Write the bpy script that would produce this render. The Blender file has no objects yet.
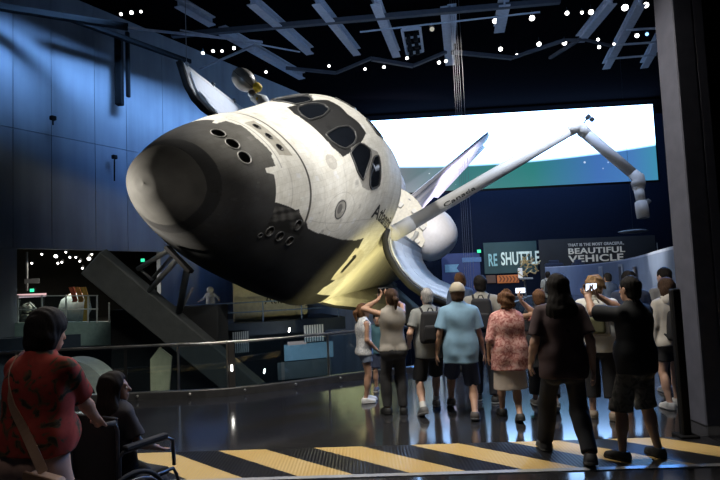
import bpy, bmesh, math, random
import numpy as np
from mathutils import Vector, Matrix

random.seed(7)
SC = bpy.context.scene
COL = SC.collection
PI = math.pi
INCH = .0254

# ------------------------------------------------------------------ camera
CAM_H = 1.8
FPX = 572.0                                   # focal length in pixels of the 720 px frame
PITCH, ROLL = math.atan(39.5 / 572), .042
_u = Vector((-math.sin(ROLL) * math.cos(PITCH), -math.cos(ROLL) * math.cos(PITCH), math.sin(PITCH)))
_f = Vector((0, 0, 1)); _y = (_f - _u * _f.dot(_u)).normalized(); _x = _y.cross(_u)
CAM_M = Matrix((_x, _y, _u))                  # camera axes (right, down, forward) -> world
cam_data = bpy.data.cameras.new('camera'); cam = bpy.data.objects.new('camera', cam_data); COL.objects.link(cam)
cam_data.sensor_width = 36; cam_data.lens = FPX / 720 * 36; cam_data.clip_end = 300
_c = [CAM_M.col[i] for i in range(3)]
cam.matrix_world = Matrix(((_c[0][0], -_c[1][0], -_c[2][0], 0), (_c[0][1], -_c[1][1], -_c[2][1], 0),
                           (_c[0][2], -_c[1][2], -_c[2][2], CAM_H), (0, 0, 0, 1)))
SC.camera = cam

def at(px, py, depth):
    """world point seen at a pixel, at a depth in metres along the view axis"""
    return CAM_M @ Vector(((px - 360) / FPX * depth, (py - 240) / FPX * depth, depth)) + Vector((0, 0, CAM_H))
def at_z(px, py, z):
    """world point where the sight line through a pixel meets the level z"""
    d = CAM_M @ Vector(((px - 360) / FPX, (py - 240) / FPX, 1))
    return Vector((0, 0, CAM_H)) + d * ((z - CAM_H) / d.z)

# ------------------------------------------------------------------ world, exposure
world = bpy.data.worlds.new('dark_hall'); SC.world = world; world.use_nodes = True
world.node_tree.nodes['Background'].inputs[0].default_value = (.10, .16, .30, 1)
world.node_tree.nodes['Background'].inputs[1].default_value = .018
SC.view_settings.view_transform = 'Standard'; SC.view_settings.look = 'None'
SC.view_settings.exposure = 0.0; SC.view_settings.gamma = 1.0
SC.view_settings.use_curve_mapping = False
try:
    SC.cycles.use_denoising = True
    SC.cycles.max_bounces = 8; SC.cycles.transparent_max_bounces = 16
    SC.cycles.sample_clamp_indirect = 4
except Exception:
    pass

# ------------------------------------------------------------------ the hall's lights and added blue fills
def spot(name, loc, aim, watts, color, deg=50, blend=.6, radius=.25, spec=1.0):
    d = bpy.data.lights.new(name, 'SPOT'); d.energy = watts; d.color = color
    d.spot_size = math.radians(deg); d.spot_blend = blend; d.shadow_soft_size = radius; d.specular_factor = spec
    o = bpy.data.objects.new(name, d); COL.objects.link(o); o.location = loc
    o.rotation_euler = (Vector(aim) - Vector(loc)).to_track_quat('-Z', 'Y').to_euler(); return o
def area(name, loc, aim, watts, color, sx, sy, spec=1.0):
    d = bpy.data.lights.new(name, 'AREA'); d.energy = watts; d.color = color; d.shape = 'RECTANGLE'
    d.size = sx; d.size_y = sy; d.specular_factor = spec
    o = bpy.data.objects.new(name, d); COL.objects.link(o); o.location = loc
    o.rotation_euler = (Vector(aim) - Vector(loc)).to_track_quat('-Z', 'Y').to_euler(); return o

WARM = (1, .93, .80); BLUE = (.25, .48, 1); LAV = (.82, .80, 1); YEL = (1, .89, .42)
spot('nose_side_light', (-12, 8.2, 2.9), (-2.9, 10.8, 3.3), 25000, WARM, 17, .7, .3)
spot('key_light_nose', (-6.2, 9.0, 13.2), (-1.4, 14.0, 5.3), 7200, (1, .96, .88), 46, .6, .35)
spot('key_light_cabin', (4.5, 9.5, 13.2), (-.5, 16.5, 5.6), 3100, (1, .98, .93), 40, .6, .4)
spot('cabin_side_light', (9.5, 9.0, 6.4), (0.2, 15.5, 4.2), 1300, (.97, .95, .95), 32, .6, .4)
spot('nose_right_light', (4.5, 4.5, 10.5), (-.7, 12.8, 4.4), 4300, (1, .97, .92), 24, .6, .3)
spot('belly_yellow_light', (2.4, 13.4, -1.3), (0.3, 16.6, .9), 2100, YEL, 52, .8, .2)
spot('belly_yellow_light_aft', (1.6, 14.8, -1.6), (.3, 19.4, .7), 1900, YEL, 50, .8, .25)
spot('tail_light', (12.2, 34.5, 2.8), (7.0, 42, 8.6), 15000, (.80, .74, 1), 40, .6, .3)
spot('bay_light', (3.0, 19.0, 13.4), (5.2, 35, 7.5), 17000, (1, .96, .90), 30, .6, .3)
spot('door_light', (8.5, 17.0, 12.5), (3.4, 22.5, 1.6), 4800, (.80, .88, 1), 44, .6, .3)
spot('arm_light', (9.0, 8.0, 13.4), (5.5, 20.0, 5.6), 700, (.95, .95, 1), 44, .6, .3)
spot('far_door_light', (2.0, 24, 15), (-5.2, 21, 6.5), 5200, (.85, .90, 1), 36, .6, .3)
def strip(name, p0, p1, aim_off, watts, color, width=.4, spread=90):
    """long lamp strip from p0 to p1, shining along aim_off"""
    p0, p1 = Vector(p0), Vector(p1); d = bpy.data.lights.new(name, 'AREA'); d.energy = watts; d.color = color; d.shape = 'RECTANGLE'
    d.size = (p1 - p0).length; d.size_y = width; d.spread = math.radians(spread); d.specular_factor = .3
    x = (p1 - p0).normalized(); z = -Vector(aim_off).normalized(); y = z.cross(x).normalized(); z = x.cross(y)
    o = bpy.data.objects.new(name, d); COL.objects.link(o); o.matrix_world = Matrix((x, y, z)).transposed().to_4x4(); o.location = (p0 + p1) / 2
# blue lamp strip under the roof washing the left wall
strip('wall_wash', (-15.5, 16.5, 15.2), (-.8, 37.5, 13.6), (-5.2, 3.2, -4.3), 540, (.22, .48, 1), .4, 52)
strip('wall_wash_low', (-8.5, 25.0, 12.5), (-2.5, 34.5, 12.0), (-5.0, 3.0, -6.2), 90, (.16, .38, 1), .4, 60)
spot('visitor_light', (1.4, 6.0, 9.5), (1.6, 7.8, 0), 860, (.95, .96, 1), 34, .9, .5)
spot('visitor_light_left', (-2.6, 1.6, 6.0), (-1.9, 3.5, 1.2), 105, (1, .84, .8), 50, .9, .5)
area('threshold_light', (-.6, 6.5, 5.2), (-.6, 6.2, 0), 360, (1, .93, .82), 7, .3)
spot('beam_blue_fill', (3, 15, 8), (3, 25, 14), 1700, (.35, .58, 1), 95, .8, .4)  # added uplight tinting the roof steel blue, no fitting modelled
spot('beam_blue_fill_left', (-6, 15, 9), (-6, 25, 14), 200, (.35, .58, 1), 90, .8, .4)  # weaker added uplight for the beams on the left
spot('deck_blue_fill', (8.0, 15.0, 8.0), (2.6, 8.6, 0), 4600, (.12, .36, 1), 58, .8, .5)  # added fill, more blue on the deck than the screen's reflection gives
area('ramp_light', (8, 19, 10), (12, 24, 1.5), 380, (.5, .66, 1), 6, 1)
area('sign_light', (11, 44, 6.5), (11.5, 51, 2.2), 520, (.8, .9, 1), 14, .6)
area('gallery_light', (-14.2, 28.5, 3.4), (-13.8, 28.6, 0), 330, (1, .93, .78), 5, 3)
area('lower_gallery_light', (-2.5, 25, -.6), (-2.5, 27.5, -2.2), 30, (.75, .88, 1), 5, .4)
spot('gallery_front_light', (-9, 14.5, 6), (-13.0, 23.5, .3), 420, (.85, 1, .95), 26, .9, .3)
spot('pit_light', (-3.2, 10.2, .6), (-4.9, 11.6, -.5), 75, (1, .92, .7), 60, .9, .3)
spot('pylon_light', (-9.5, 11, 8.5), (-5.6, 12.2, 2.3), 420, (.80, .95, 1), 12, .9, .4)

# ------------------------------------------------------------------ materials
MATS = {}
def mat(name, color=(.5, .5, .5), rough=.6, metal=0, var=.12, scale=6, bump=0, emit=None, estr=0, coat=0, spec=.5):
    if name in MATS: return MATS[name]
    m = bpy.data.materials.new(name); m.use_nodes = True; nt = m.node_tree; N = nt.nodes; b = N['Principled BSDF']
    b.inputs['Roughness'].default_value = rough; b.inputs['Metallic'].default_value = metal
    b.inputs['Coat Weight'].default_value = coat; b.inputs['Specular IOR Level'].default_value = spec
    tc = N.new('ShaderNodeTexCoord'); nz = N.new('ShaderNodeTexNoise'); nz.inputs['Scale'].default_value = scale
    nz.inputs['Detail'].default_value = 5; nt.links.new(tc.outputs['Object'], nz.inputs['Vector'])
    rp = N.new('ShaderNodeValToRGB'); c = Vector(color)
    rp.color_ramp.elements[0].position = .3; rp.color_ramp.elements[1].position = .7
    rp.color_ramp.elements[0].color = (*(c * (1 - var)), 1); rp.color_ramp.elements[1].color = (*[min(1, x * (1 + var)) for x in c], 1)
    nt.links.new(nz.outputs['Fac'], rp.inputs['Fac']); nt.links.new(rp.outputs['Color'], b.inputs['Base Color'])
    if bump:
        bp = N.new('ShaderNodeBump'); bp.inputs['Strength'].default_value = bump; bp.inputs['Distance'].default_value = .02
        nt.links.new(nz.outputs['Fac'], bp.inputs['Height']); nt.links.new(bp.outputs['Normal'], b.inputs['Normal'])
    if emit:
        b.inputs['Emission Color'].default_value = (*emit, 1); b.inputs['Emission Strength'].default_value = estr
    MATS[name] = m; return m
def mat_pattern(name, cols, scale=9, rough=.8, kind='noise', stretch=(1, 1, 1), pos=(.4, .5, .6), spec=.3):
    if name in MATS: return MATS[name]
    m = bpy.data.materials.new(name); m.use_nodes = True; nt = m.node_tree; N = nt.nodes; b = N['Principled BSDF']
    b.inputs['Roughness'].default_value = rough; b.inputs['Specular IOR Level'].default_value = spec
    tc = N.new('ShaderNodeTexCoord'); mp = N.new('ShaderNodeMapping'); mp.inputs['Scale'].default_value = stretch
    nt.links.new(tc.outputs['Object'], mp.inputs['Vector'])
    if kind == 'noise':
        t = N.new('ShaderNodeTexNoise'); t.inputs['Detail'].default_value = 3; t.inputs['Distortion'].default_value = 1.2; out = 'Fac'
    elif kind == 'voronoi':
        t = N.new('ShaderNodeTexVoronoi'); out = 'Distance'
    else:
        t = N.new('ShaderNodeTexWave'); t.inputs['Distortion'].default_value = 1; out = 'Fac'
    t.inputs['Scale'].default_value = scale; nt.links.new(mp.outputs['Vector'], t.inputs['Vector'])
    rp = N.new('ShaderNodeValToRGB'); el = rp.color_ramp.elements
    while len(el) < len(cols): el.new(.5)
    for e, c, p in zip(el, cols, pos): e.color = (*c, 1); e.position = p
    nt.links.new(t.outputs[out], rp.inputs['Fac']); nt.links.new(rp.outputs['Color'], b.inputs['Base Color'])
    MATS[name] = m; return m
def mat_glass(name, tint=(.75, .85, .9), gloss=.09, rough=.02):
    if name in MATS: return MATS[name]
    m = bpy.data.materials.new(name); m.use_nodes = True; nt = m.node_tree; N = nt.nodes
    N.remove(N['Principled BSDF']); o = N['Material Output']
    tr = N.new('ShaderNodeBsdfTransparent'); tr.inputs[0].default_value = (*tint, 1)
    gl = N.new('ShaderNodeBsdfGlossy'); gl.inputs['Roughness'].default_value = rough
    lw = N.new('ShaderNodeLayerWeight'); lw.inputs[0].default_value = .2
    mu = N.new('ShaderNodeMath'); mu.operation = 'MULTIPLY_ADD'; mu.inputs[1].default_value = .5; mu.inputs[2].default_value = gloss * .4
    nt.links.new(lw.outputs['Fresnel'], mu.inputs[0])
    mx = N.new('ShaderNodeMixShader'); nt.links.new(mu.outputs[0], mx.inputs[0])
    nt.links.new(tr.outputs[0], mx.inputs[1]); nt.links.new(gl.outputs[0], mx.inputs[2]); nt.links.new(mx.outputs[0], o.inputs[0])
    MATS[name] = m; return m
def mat_emit(name, color, strength):
    return mat(name, (.02, .02, .02), .5, emit=color, estr=strength, var=0)

# ------------------------------------------------------------------ mesh helpers
def mesh(name, v, f, m=None, parent=None, smooth=False, mats=None, mi=None):
    me = bpy.data.meshes.new(name); me.from_pydata([tuple(map(float, p)) for p in v], [], [tuple(map(int, q)) for q in f]); me.update()
    bm = bmesh.new(); bm.from_mesh(me); bmesh.ops.recalc_face_normals(bm, faces=bm.faces); bm.to_mesh(me); bm.free()
    for k in (mats or [m]):
        if k: me.materials.append(k)
    if smooth: me.polygons.foreach_set('use_smooth', [True] * len(me.polygons))
    if mi is not None: me.polygons.foreach_set('material_index', list(mi))
    o = bpy.data.objects.new(name, me); COL.objects.link(o)
    if parent: o.parent = parent
    return o
def big_mesh(name, v, quads, m=None, parent=None, smooth=True):
    """numpy arrays in, quads only"""
    me = bpy.data.meshes.new(name); v = np.asarray(v, np.float32); q = np.asarray(quads, np.int32)
    me.vertices.add(len(v)); me.vertices.foreach_set('co', v.ravel())
    me.loops.add(q.size); me.loops.foreach_set('vertex_index', q.ravel())
    me.polygons.add(len(q)); me.polygons.foreach_set('loop_start', np.arange(0, q.size, 4, dtype=np.int32))
    me.polygons.foreach_set('use_smooth', np.full(len(q), smooth)); me.update(calc_edges=True); me.validate()
    if m: me.materials.append(m)
    o = bpy.data.objects.new(name, me); COL.objects.link(o)
    if parent: o.parent = parent
    return o
def join(*parts):
    V, Fc = [], []
    for v, f in parts:
        n = len(V); V += [tuple(p) for p in v]; Fc += [tuple(i + n for i in q) for q in f]
    return V, Fc
def box(c, s, rot=None, ch=.0):
    """box with chamfered edges: centre, full size, optional 3x3 rotation"""
    c = Vector(c); h = Vector(s) / 2; ch = min(ch, min(h) * .45)
    if ch <= 0:
        V = [Vector((x * h.x, y * h.y, z * h.z)) for x in (-1, 1) for y in (-1, 1) for z in (-1, 1)]
        Fc = [(0, 1, 3, 2), (4, 6, 7, 5), (0, 4, 5, 1), (2, 3, 7, 6), (0, 2, 6, 4), (1, 5, 7, 3)]
    else:
        V = []; idx = {}
        for x in (-1, 1):
            for y in (-1, 1):
                for z in (-1, 1):
                    for a in range(3):
                        p = Vector((x * h.x, y * h.y, z * h.z))
                        for b, sg in enumerate((x, y, z)):
                            if b != a: p[b] -= sg * ch
                        idx[(x, y, z, a)] = len(V); V.append(p)
        Fc = []
        for a in range(3):
            b, d = (a + 1) % 3, (a + 2) % 3
            for s0 in (-1, 1):
                q = []
                for sb, sd in ((-1, -1), (1, -1), (1, 1), (-1, 1)):
                    k = [0, 0, 0]; k[a] = s0; k[b] = sb; k[d] = sd; q.append(idx[(*k, a)])
                Fc.append(q)
            for sb in (-1, 1):
                for sd in (-1, 1):
                    k0 = [0, 0, 0]; k0[b] = sb; k0[d] = sd; k1 = list(k0); k0[a] = -1; k1[a] = 1
                    Fc.append((idx[(*k0, b)], idx[(*k0, d)], idx[(*k1, d)], idx[(*k1, b)]))
        for x in (-1, 1):
            for y in (-1, 1):
                for z in (-1, 1): Fc.append(tuple(idx[(x, y, z, a)] for a in range(3)))
    if rot is not None: V = [rot @ p for p in V]
    return [p + c for p in V], Fc
def frame_of(d, up=(0, 0, 1)):
    d = Vector(d).normalized(); up = Vector(up)
    if abs(d.dot(up)) > .98: up = Vector((0, 1, 0))
    x = d.cross(up).normalized(); y = x.cross(d).normalized(); return x, y, d
def bar(p0, p1, w, h, up=(0, 0, 1), ch=0):
    p0, p1 = Vector(p0), Vector(p1); x, y, d = frame_of(p1 - p0, up)
    R = Matrix((x, y, d)).transposed(); return box((p0 + p1) / 2, (w, h, (p1 - p0).length), R, ch)
def rings(rows, close_u=True, caps=True):
    n = len(rows[0]); V = [p for r in rows for p in r]; Fc = []
    for i in range(len(rows) - 1):
        for j in range(n if close_u else n - 1):
            a, b = i * n + j, i * n + (j + 1) % n; Fc.append((a, b, b + n, a + n))
    if caps and close_u: Fc += [tuple(range(n))[::-1], tuple(range((len(rows) - 1) * n, len(rows) * n))]
    return V, Fc
def cyl(p0, p1, r0, r1=None, n=16, caps=True):
    p0, p1 = Vector(p0), Vector(p1); r1 = r0 if r1 is None else r1; x, y, d = frame_of(p1 - p0)
    return rings([[p + (x * math.cos(2 * PI * k / n) + y * math.sin(2 * PI * k / n)) * r for k in range(n)] for p, r in ((p0, r0), (p1, r1))], True, caps)
def tube(pts, r, n=10, closed=False):
    pts = [Vector(p) for p in pts]; rows = []; m = len(pts); prev = None
    for i, p in enumerate(pts):
        a = pts[i - 1] if (i or closed) else p; b = pts[(i + 1) % m] if (i < m - 1 or closed) else p
        d = (b - a).normalized()
        if prev is None: x = frame_of(d)[0]
        else: x = (prev - d * prev.dot(d)).normalized()
        prev = x; y = d.cross(x); rr = r[i] if isinstance(r, (list, tuple)) else r
        rows.append([p + (x * math.cos(2 * PI * k / n) + y * math.sin(2 * PI * k / n)) * rr for k in range(n)])
    if closed: rows.append(rows[0])
    return rings(rows, True, not closed)
def lathe(prof, p0, axis, n=24, caps=False):
    """profile of (distance along axis, radius)"""
    x, y, d = frame_of(axis); p0 = Vector(p0)
    return rings([[p0 + d * t + (x * math.cos(2 * PI * k / n) + y * math.sin(2 * PI * k / n)) * max(r, 1e-4) for k in range(n)] for t, r in prof], True, caps)
def ball(c, r, n=16, sq=(1, 1, 1), R=None):
    c = Vector(c); rows = []
    for i in range(n // 2 + 1):
        a = PI * i / (n // 2) ; a = min(max(a, .02), PI - .02)
        row = []
        for k in range(n):
            p = Vector((math.sin(a) * math.cos(2 * PI * k / n) * r * sq[0], math.sin(a) * math.sin(2 * PI * k / n) * r * sq[1], math.cos(a) * r * sq[2]))
            row.append(c + (R @ p if R else p))
        rows.append(row)
    return rings(rows, True, True)
def prism(poly, thick, origin, ax, ay):
    """polygon of (u, v) extruded along ax x ay"""
    o, ax, ay = Vector(origin), Vector(ax).normalized(), Vector(ay).normalized(); n = ax.cross(ay) * thick
    A = [o + ax * u + ay * v for u, v in poly]; k = len(A); V = A + [p + n for p in A]
    return V, [tuple(range(k))[::-1], tuple(range(k, 2 * k))] + [(i, (i + 1) % k, (i + 1) % k + k, i + k) for i in range(k)]
def tag(o, label, cat=None, group=None, kind=None):
    o['label'] = label
    if cat: o['category'] = cat
    if group: o['group'] = group
    if kind: o['kind'] = kind
    return o
def thing(name, label, cat, loc=(0, 0, 0), rz=0, group=None):
    o = bpy.data.objects.new(name, None); COL.objects.link(o); o.location = loc; o.rotation_euler = (0, 0, rz); o.empty_display_size = .2
    return tag(o, label, cat, group)
def struct(name, vf, m, smooth=False):
    o = mesh(name, *vf, m, smooth=smooth); o['kind'] = 'structure'; return o
def text_mesh(body, size, depth=.01, spacing=1.0, bold=0):
    """letters as (verts, faces) in the xy plane, baseline at 0, left at 0"""
    cu = bpy.data.curves.new('t', 'FONT'); cu.body = body; cu.size = size; cu.extrude = depth; cu.space_character = spacing; cu.offset = bold * size
    o = bpy.data.objects.new('t', cu); COL.objects.link(o)
    dg = bpy.context.evaluated_depsgraph_get(); me = o.evaluated_get(dg).to_mesh()
    V = [v.co.copy() for v in me.vertices]; Fc = [tuple(p.vertices) for p in me.polygons]
    o.evaluated_get(dg).to_mesh_clear(); bpy.data.objects.remove(o); bpy.data.curves.remove(cu)
    return V, Fc
def put(vf, o, ax, ay):
    az = Vector(ax).normalized().cross(Vector(ay).normalized()); o = Vector(o); ax, ay = Vector(ax).normalized(), Vector(ay).normalized()
    return [o + ax * p[0] + ay * p[1] + az * p[2] for p in vf[0]], vf[1]

# ================================================================== THE ROOM
M_FLOOR = mat('polished_dark_floor', (.022, .022, .024), .12, var=.25, scale=1.5, spec=.85)
M_NAVY = mat('dark_navy_paint', (.006, .009, .020), .9, spec=.03)
M_BLACK = mat('black_paint', (.008, .008, .009), .8, spec=.15)
M_STEEL = mat('brushed_steel', (.55, .55, .54), .28, 1)
M_DSTEEL = mat('dark_steel', (.06, .07, .08), .5, .6)
M_WHITE = mat('white_paint', (.75, .74, .70), .5)
M_GREY = mat('grey_paint', (.20, .21, .22), .6)

rail_pts = [Vector((-16, 8.6, 0)), at_z(75, 402, 0), at_z(232, 394, 0), at_z(360, 378, 0), Vector((1.35, 11.5, 0)), Vector((2.75, 13.9, 0)),
            Vector((4.3, 17.5, 0)), Vector((7.3, 24.5, 0)), Vector((11.5, 34, 0)), Vector((13, 45, 0)), Vector((13, 52, 0))]
# viewing deck
poly = [(p.x, p.y) for p in rail_pts] + [(34, 52), (34, -4), (-16, -4)]
V = [(x, y, 0) for x, y in poly] + [(x, y, -.45) for x, y in poly]; k = len(poly)
deck = struct('floor', (V, [tuple(range(k)), tuple(range(k, 2 * k))[::-1]] + [(i, (i + 1) % k, (i + 1) % k + k, i + k) for i in range(k)]), M_FLOOR)
struct('floor_pit', box((0, 27, -7.3), (80, 60, .4)), mat('pit_floor', (.02, .022, .03), .5))
struct('wall_back', box((6, 52.6, 4), (70, .8, 26)), M_NAVY)
struct('ceiling', box((4, 24, 16.2), (80, 64, .4)), mat('roof_black', (.003, .003, .004), .9, spec=0))
struct('wall_right', box((34.3, 24, 6), (.6, 64, 22)), M_BLACK)
struct('wall_under_deck', join(*[box(((a + b) / 2) + Vector((0, 0, -3.8)) + Vector((.35, -.35, 0)), ((b - a).length, .12, 6.7), Matrix.Rotation(math.atan2((b - a).y, (b - a).x), 3, 'Z')) for a, b in zip(rail_pts[:5], rail_pts[1:6])]), M_BLACK)

# left wall: panelled, washed with blue light; an opening to the gallery behind
WD = Vector((.518, .855, 0)).normalized(); W0 = Vector((-15.1, 24.0, 0)); WN = Vector((WD.y, -WD.x, 0))
def wall_pt(s, z, off=0): return W0 + WD * s + WN * off + Vector((0, 0, z))
def wall_s(px):
    d = CAM_M @ Vector(((px - 360) / FPX, 0, 1)); d.z = 0
    # intersect (0,0)+t d with W0 + s WD
    den = d.x * WD.y - d.y * WD.x
    t = (W0.x * WD.y - W0.y * WD.x) / den; q = d * t - W0; return q.dot(WD)
def mat_wall():
    m = mat('panelled_wall', (.30, .33, .38), .75, var=.10, scale=.5); nt = m.node_tree; N = nt.nodes; b = N['Principled BSDF']
    tc = N.new('ShaderNodeTexCoord'); mp = N.new('ShaderNodeMapping'); mp.inputs['Scale'].default_value = (1, 1, .08)
    nz = N.new('ShaderNodeTexNoise'); nz.inputs['Scale'].default_value = 1.6; nz.inputs['Detail'].default_value = 4
    nt.links.new(tc.outputs['Object'], mp.inputs['Vector']); nt.links.new(mp.outputs['Vector'], nz.inputs['Vector'])
    mx = N.new('ShaderNodeMix'); mx.data_type = 'RGBA'; mx.blend_type = 'MULTIPLY'; mx.inputs[0].default_value = .55
    src = b.inputs['Base Color'].links[0].from_socket; nt.links.new(src, mx.inputs[6])
    rp = N.new('ShaderNodeValToRGB'); rp.color_ramp.elements[0].position = .3; rp.color_ramp.elements[0].color = (.6, .6, .62, 1); rp.color_ramp.elements[1].position = .65
    nt.links.new(nz.outputs['Fac'], rp.inputs[0]); nt.links.new(rp.outputs[0], mx.inputs[7]); nt.links.new(mx.outputs[2], b.inputs['Base Color'])
    return m
M_WALL = mat_wall()
RW = Matrix((WD, -WN, Vector((0, 0, 1)))).transposed()
S_L, S_R, Z_TOP = wall_s(17), wall_s(160), 3.75
def wall_panel(s0, s1, z0, z1, th=.3): return box(wall_pt((s0 + s1) / 2, (z0 + z1) / 2, -th / 2), (s1 - s0, th, z1 - z0), RW)
seams = [-24, -8, wall_s(13) , wall_s(52), wall_s(96), wall_s(128), wall_s(165), 20, 26, 33]
wall_parts = []
for s0, s1 in zip(seams[:-1], seams[1:]):                              # tall panels with a 2 cm shadow gap
    for z0, z1 in ((Z_TOP, 9.0), (9.0, 16)): wall_parts.append(wall_panel(s0 + .012, s1 - .012, z0 + .012, z1 - .012))
wall_parts += [wall_panel(-24, S_L, -7.2, Z_TOP), wall_panel(S_R, 33, -7.2, Z_TOP), wall_panel(-24, 33, -7.2, 16, .2)][:2]
struct('wall_left', join(*wall_parts), M_WALL)
# gallery behind the opening: floor, rear wall, ceiling
GO = WN * -1
struct('floor_gallery', box(wall_pt((S_L + S_R) / 2, -.2, -5.2), (S_R - S_L + 16, 10, .4), RW), mat('gallery_floor', (.07, .07, .065), .5))
struct('wall_gallery', box(wall_pt((S_L + S_R) / 2, 2, -10.3), (S_R - S_L + 18, .3, 5.2), RW), mat('gallery_wall', (.035, .034, .03), .8))
struct('ceiling_gallery', box(wall_pt((S_L + S_R) / 2, 4.6, -5.2), (S_R - S_L + 16, 10, .2), RW), M_BLACK)
# far platform opposite the deck, with its dark blue front
PF0, PF1 = Vector((-15.6, 23.0, 0)), Vector((-.9, 28.6, 0))
pd = (PF1 - PF0).normalized(); RP = Matrix((pd, Vector((-pd.y, pd.x, 0)), Vector((0, 0, 1)))).transposed(); PL = (PF1 - PF0).length
def plat(s, off, z): return PF0 + pd * s + Vector((-pd.y, pd.x, 0)) * off + Vector((0, 0, z))
struct('floor_platform', box(plat(PL / 2, 2.0, -.3), (PL, 4.0, .6), RP), mat('platform_blue', (.02, .035, .06), .6))
struct('wall_platform', box(plat(PL / 2, 3.6, -4), (PL, .3, 6.6), RP), mat('undercroft_wall', (.03, .045, .06), .7))

# ------------------------------------------------------------------ hazard band on the floor
def mat_hazard():
    m = bpy.data.materials.new('hazard_stripes'); m.use_nodes = True; nt = m.node_tree; N = nt.nodes; b = N['Principled BSDF']
    tc = N.new('ShaderNodeTexCoord'); sp = N.new('ShaderNodeSeparateXYZ'); nt.links.new(tc.outputs['Object'], sp.inputs[0])
    a = N.new('ShaderNodeMath'); a.operation = 'MULTIPLY_ADD'; a.inputs[1].default_value = 1.05; nt.links.new(sp.outputs[1], a.inputs[0]); nt.links.new(sp.outputs[0], a.inputs[2])
    s = N.new('ShaderNodeMath'); s.operation = 'ADD'; s.inputs[1].default_value = 20.41 - 6.15 * 1.05; nt.links.new(a.outputs[0], s.inputs[0])
    fr = N.new('ShaderNodeMath'); fr.operation = 'FRACT'; nt.links.new(s.outputs[0], fr.inputs[0])
    lt = N.new('ShaderNodeMath'); lt.operation = 'LESS_THAN'; lt.inputs[1].default_value = .50; nt.links.new(fr.outputs[0], lt.inputs[0])
    mx = N.new('ShaderNodeMix'); mx.data_type = 'RGBA'; mx.inputs[6].default_value = (.012, .012, .014, 1); mx.inputs[7].default_value = (.62, .43, .17, 1)
    nt.links.new(lt.outputs[0], mx.inputs[0]); nt.links.new(mx.outputs[2], b.inputs['Base Color']); b.inputs['Roughness'].default_value = .30
    w = N.new('ShaderNodeTexWave'); w.inputs['Scale'].default_value = 9; w.bands_direction = 'X'; nt.links.new(tc.outputs['Object'], w.inputs['Vector'])
    bp = N.new('ShaderNodeBump'); bp.inputs['Strength'].default_value = .25; bp.inputs['Distance'].default_value = .01
    nt.links.new(w.outputs['Fac'], bp.inputs['Height']); nt.links.new(bp.outputs['Normal'], b.inputs['Normal']); return m
def line_pt(a, b, x): t = (x - a.x) / (b.x - a.x); return a + (b - a) * t
fa, fb = at_z(160, 453, 0), at_z(690, 437, 0); na, nb = at_z(330, 476, 0), at_z(690, 465, 0)
x0, x1 = -6.0, 3.55
q = [line_pt(na, nb, x0), line_pt(na, nb, x1), line_pt(fa, fb, x1), line_pt(fa, fb, x0)]
o = struct('floor_hazard_band', ([(p.x, p.y, z) for z in (.001, .006) for p in q], [(0, 1, 2, 3), (4, 5, 6, 7), (0, 1, 5, 4), (1, 2, 6, 5), (2, 3, 7, 6), (3, 0, 4, 7)]), mat_hazard())
q = [line_pt(na, nb, x0) + Vector((0, -.075, 0)), line_pt(na, nb, x1) + Vector((0, -.075, 0)), line_pt(na, nb, x1) + Vector((0, -.002, 0)), line_pt(na, nb, x0) + Vector((0, -.002, 0))]
struct('trim_1', ([(p.x, p.y, z) for z in (.001, .009) for p in q], [(0, 1, 2, 3), (4, 5, 6, 7), (0, 1, 5, 4), (1, 2, 6, 5), (2, 3, 7, 6), (3, 0, 4, 7)]), mat('threshold_strip', (.45, .45, .45), .4, .3))

# ------------------------------------------------------------------ dark column at the right
c0 = at_z(688, 425, 0) + Vector((.28, 0, 0))
colm = join(box((c0.x - .015, c0.y + .1, 4.4), (.23, .4, 8.8), None, .012), box((c0.x + .165, c0.y + .1, 4.4), (.125, .4, 8.8), None, .012))
struct('column', colm, mat('grey_column_paint', (.085, .088, .115), .6, spec=.2))
struct('wall_partition', box((c0.x + 1.55, c0.y + .22, 4.4), (2.64, .3, 8.8)), M_BLACK)

# ================================================================== THE SPACECRAFT
# local frame: x aft, y starboard, z up; stations are in inches from a datum ahead of the nose
def L(X, Y, Z): return Vector(((X - 238) * INCH, Y * INCH, (Z - 400) * INCH))
ST = [236, 238, 242, 248, 256, 268, 284, 306, 335, 365, 400, 440, 480, 520, 582]
H_W = [0, 9, 16, 23, 29, 35.5, 44.5, 54.5, 64, 74, 83, 91.5, 98, 104, 107]
H_T = [337, 345, 351, 357, 364, 371.5, 381, 395, 410, 421, 433, 459, 488, 500.5, 502]
H_B = [337, 330, 325, 320, 315, 309.5, 303.5, 296, 288, 283, 279, 276, 274, 272, 272]
H_C = [338, 338, 338, 339, 340, 342, 344, 346, 348, 350, 352, 355, 360, 368, 376]
N_U = [2, 2, 2, 2, 2, 2, 2, 2.1, 2.2, 2.3, 2.3, 2.2, 2.15, 2.25, 2.48]
N_L = [2, 2, 2, 2, 2, 2.05, 2.15, 2.3, 2.5, 2.8, 3.2, 4, 4.8, 5.6, 6]
def pch(ys, x):
    xs = np.array(ST, float); ys = np.array(ys, float); h = np.diff(xs); d = np.diff(ys) / h
    m = np.zeros(len(xs)); den = d[1:] + d[:-1]; m[1:-1] = np.where(d[1:] * d[:-1] > 0, 2 * d[1:] * d[:-1] / np.where(den == 0, 1, den), 0); m[0] = d[0]; m[-1] = d[-1]
    i = np.clip(np.searchsorted(xs, x) - 1, 0, len(h) - 1); t = (x - xs[i]) / h[i]
    return ys[i] * (2 * t**3 - 3 * t * t + 1) + h[i] * m[i] * (t**3 - 2 * t * t + t) + ys[i + 1] * (3 * t * t - 2 * t**3) + h[i] * m[i + 1] * (t**3 - t * t)
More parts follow.
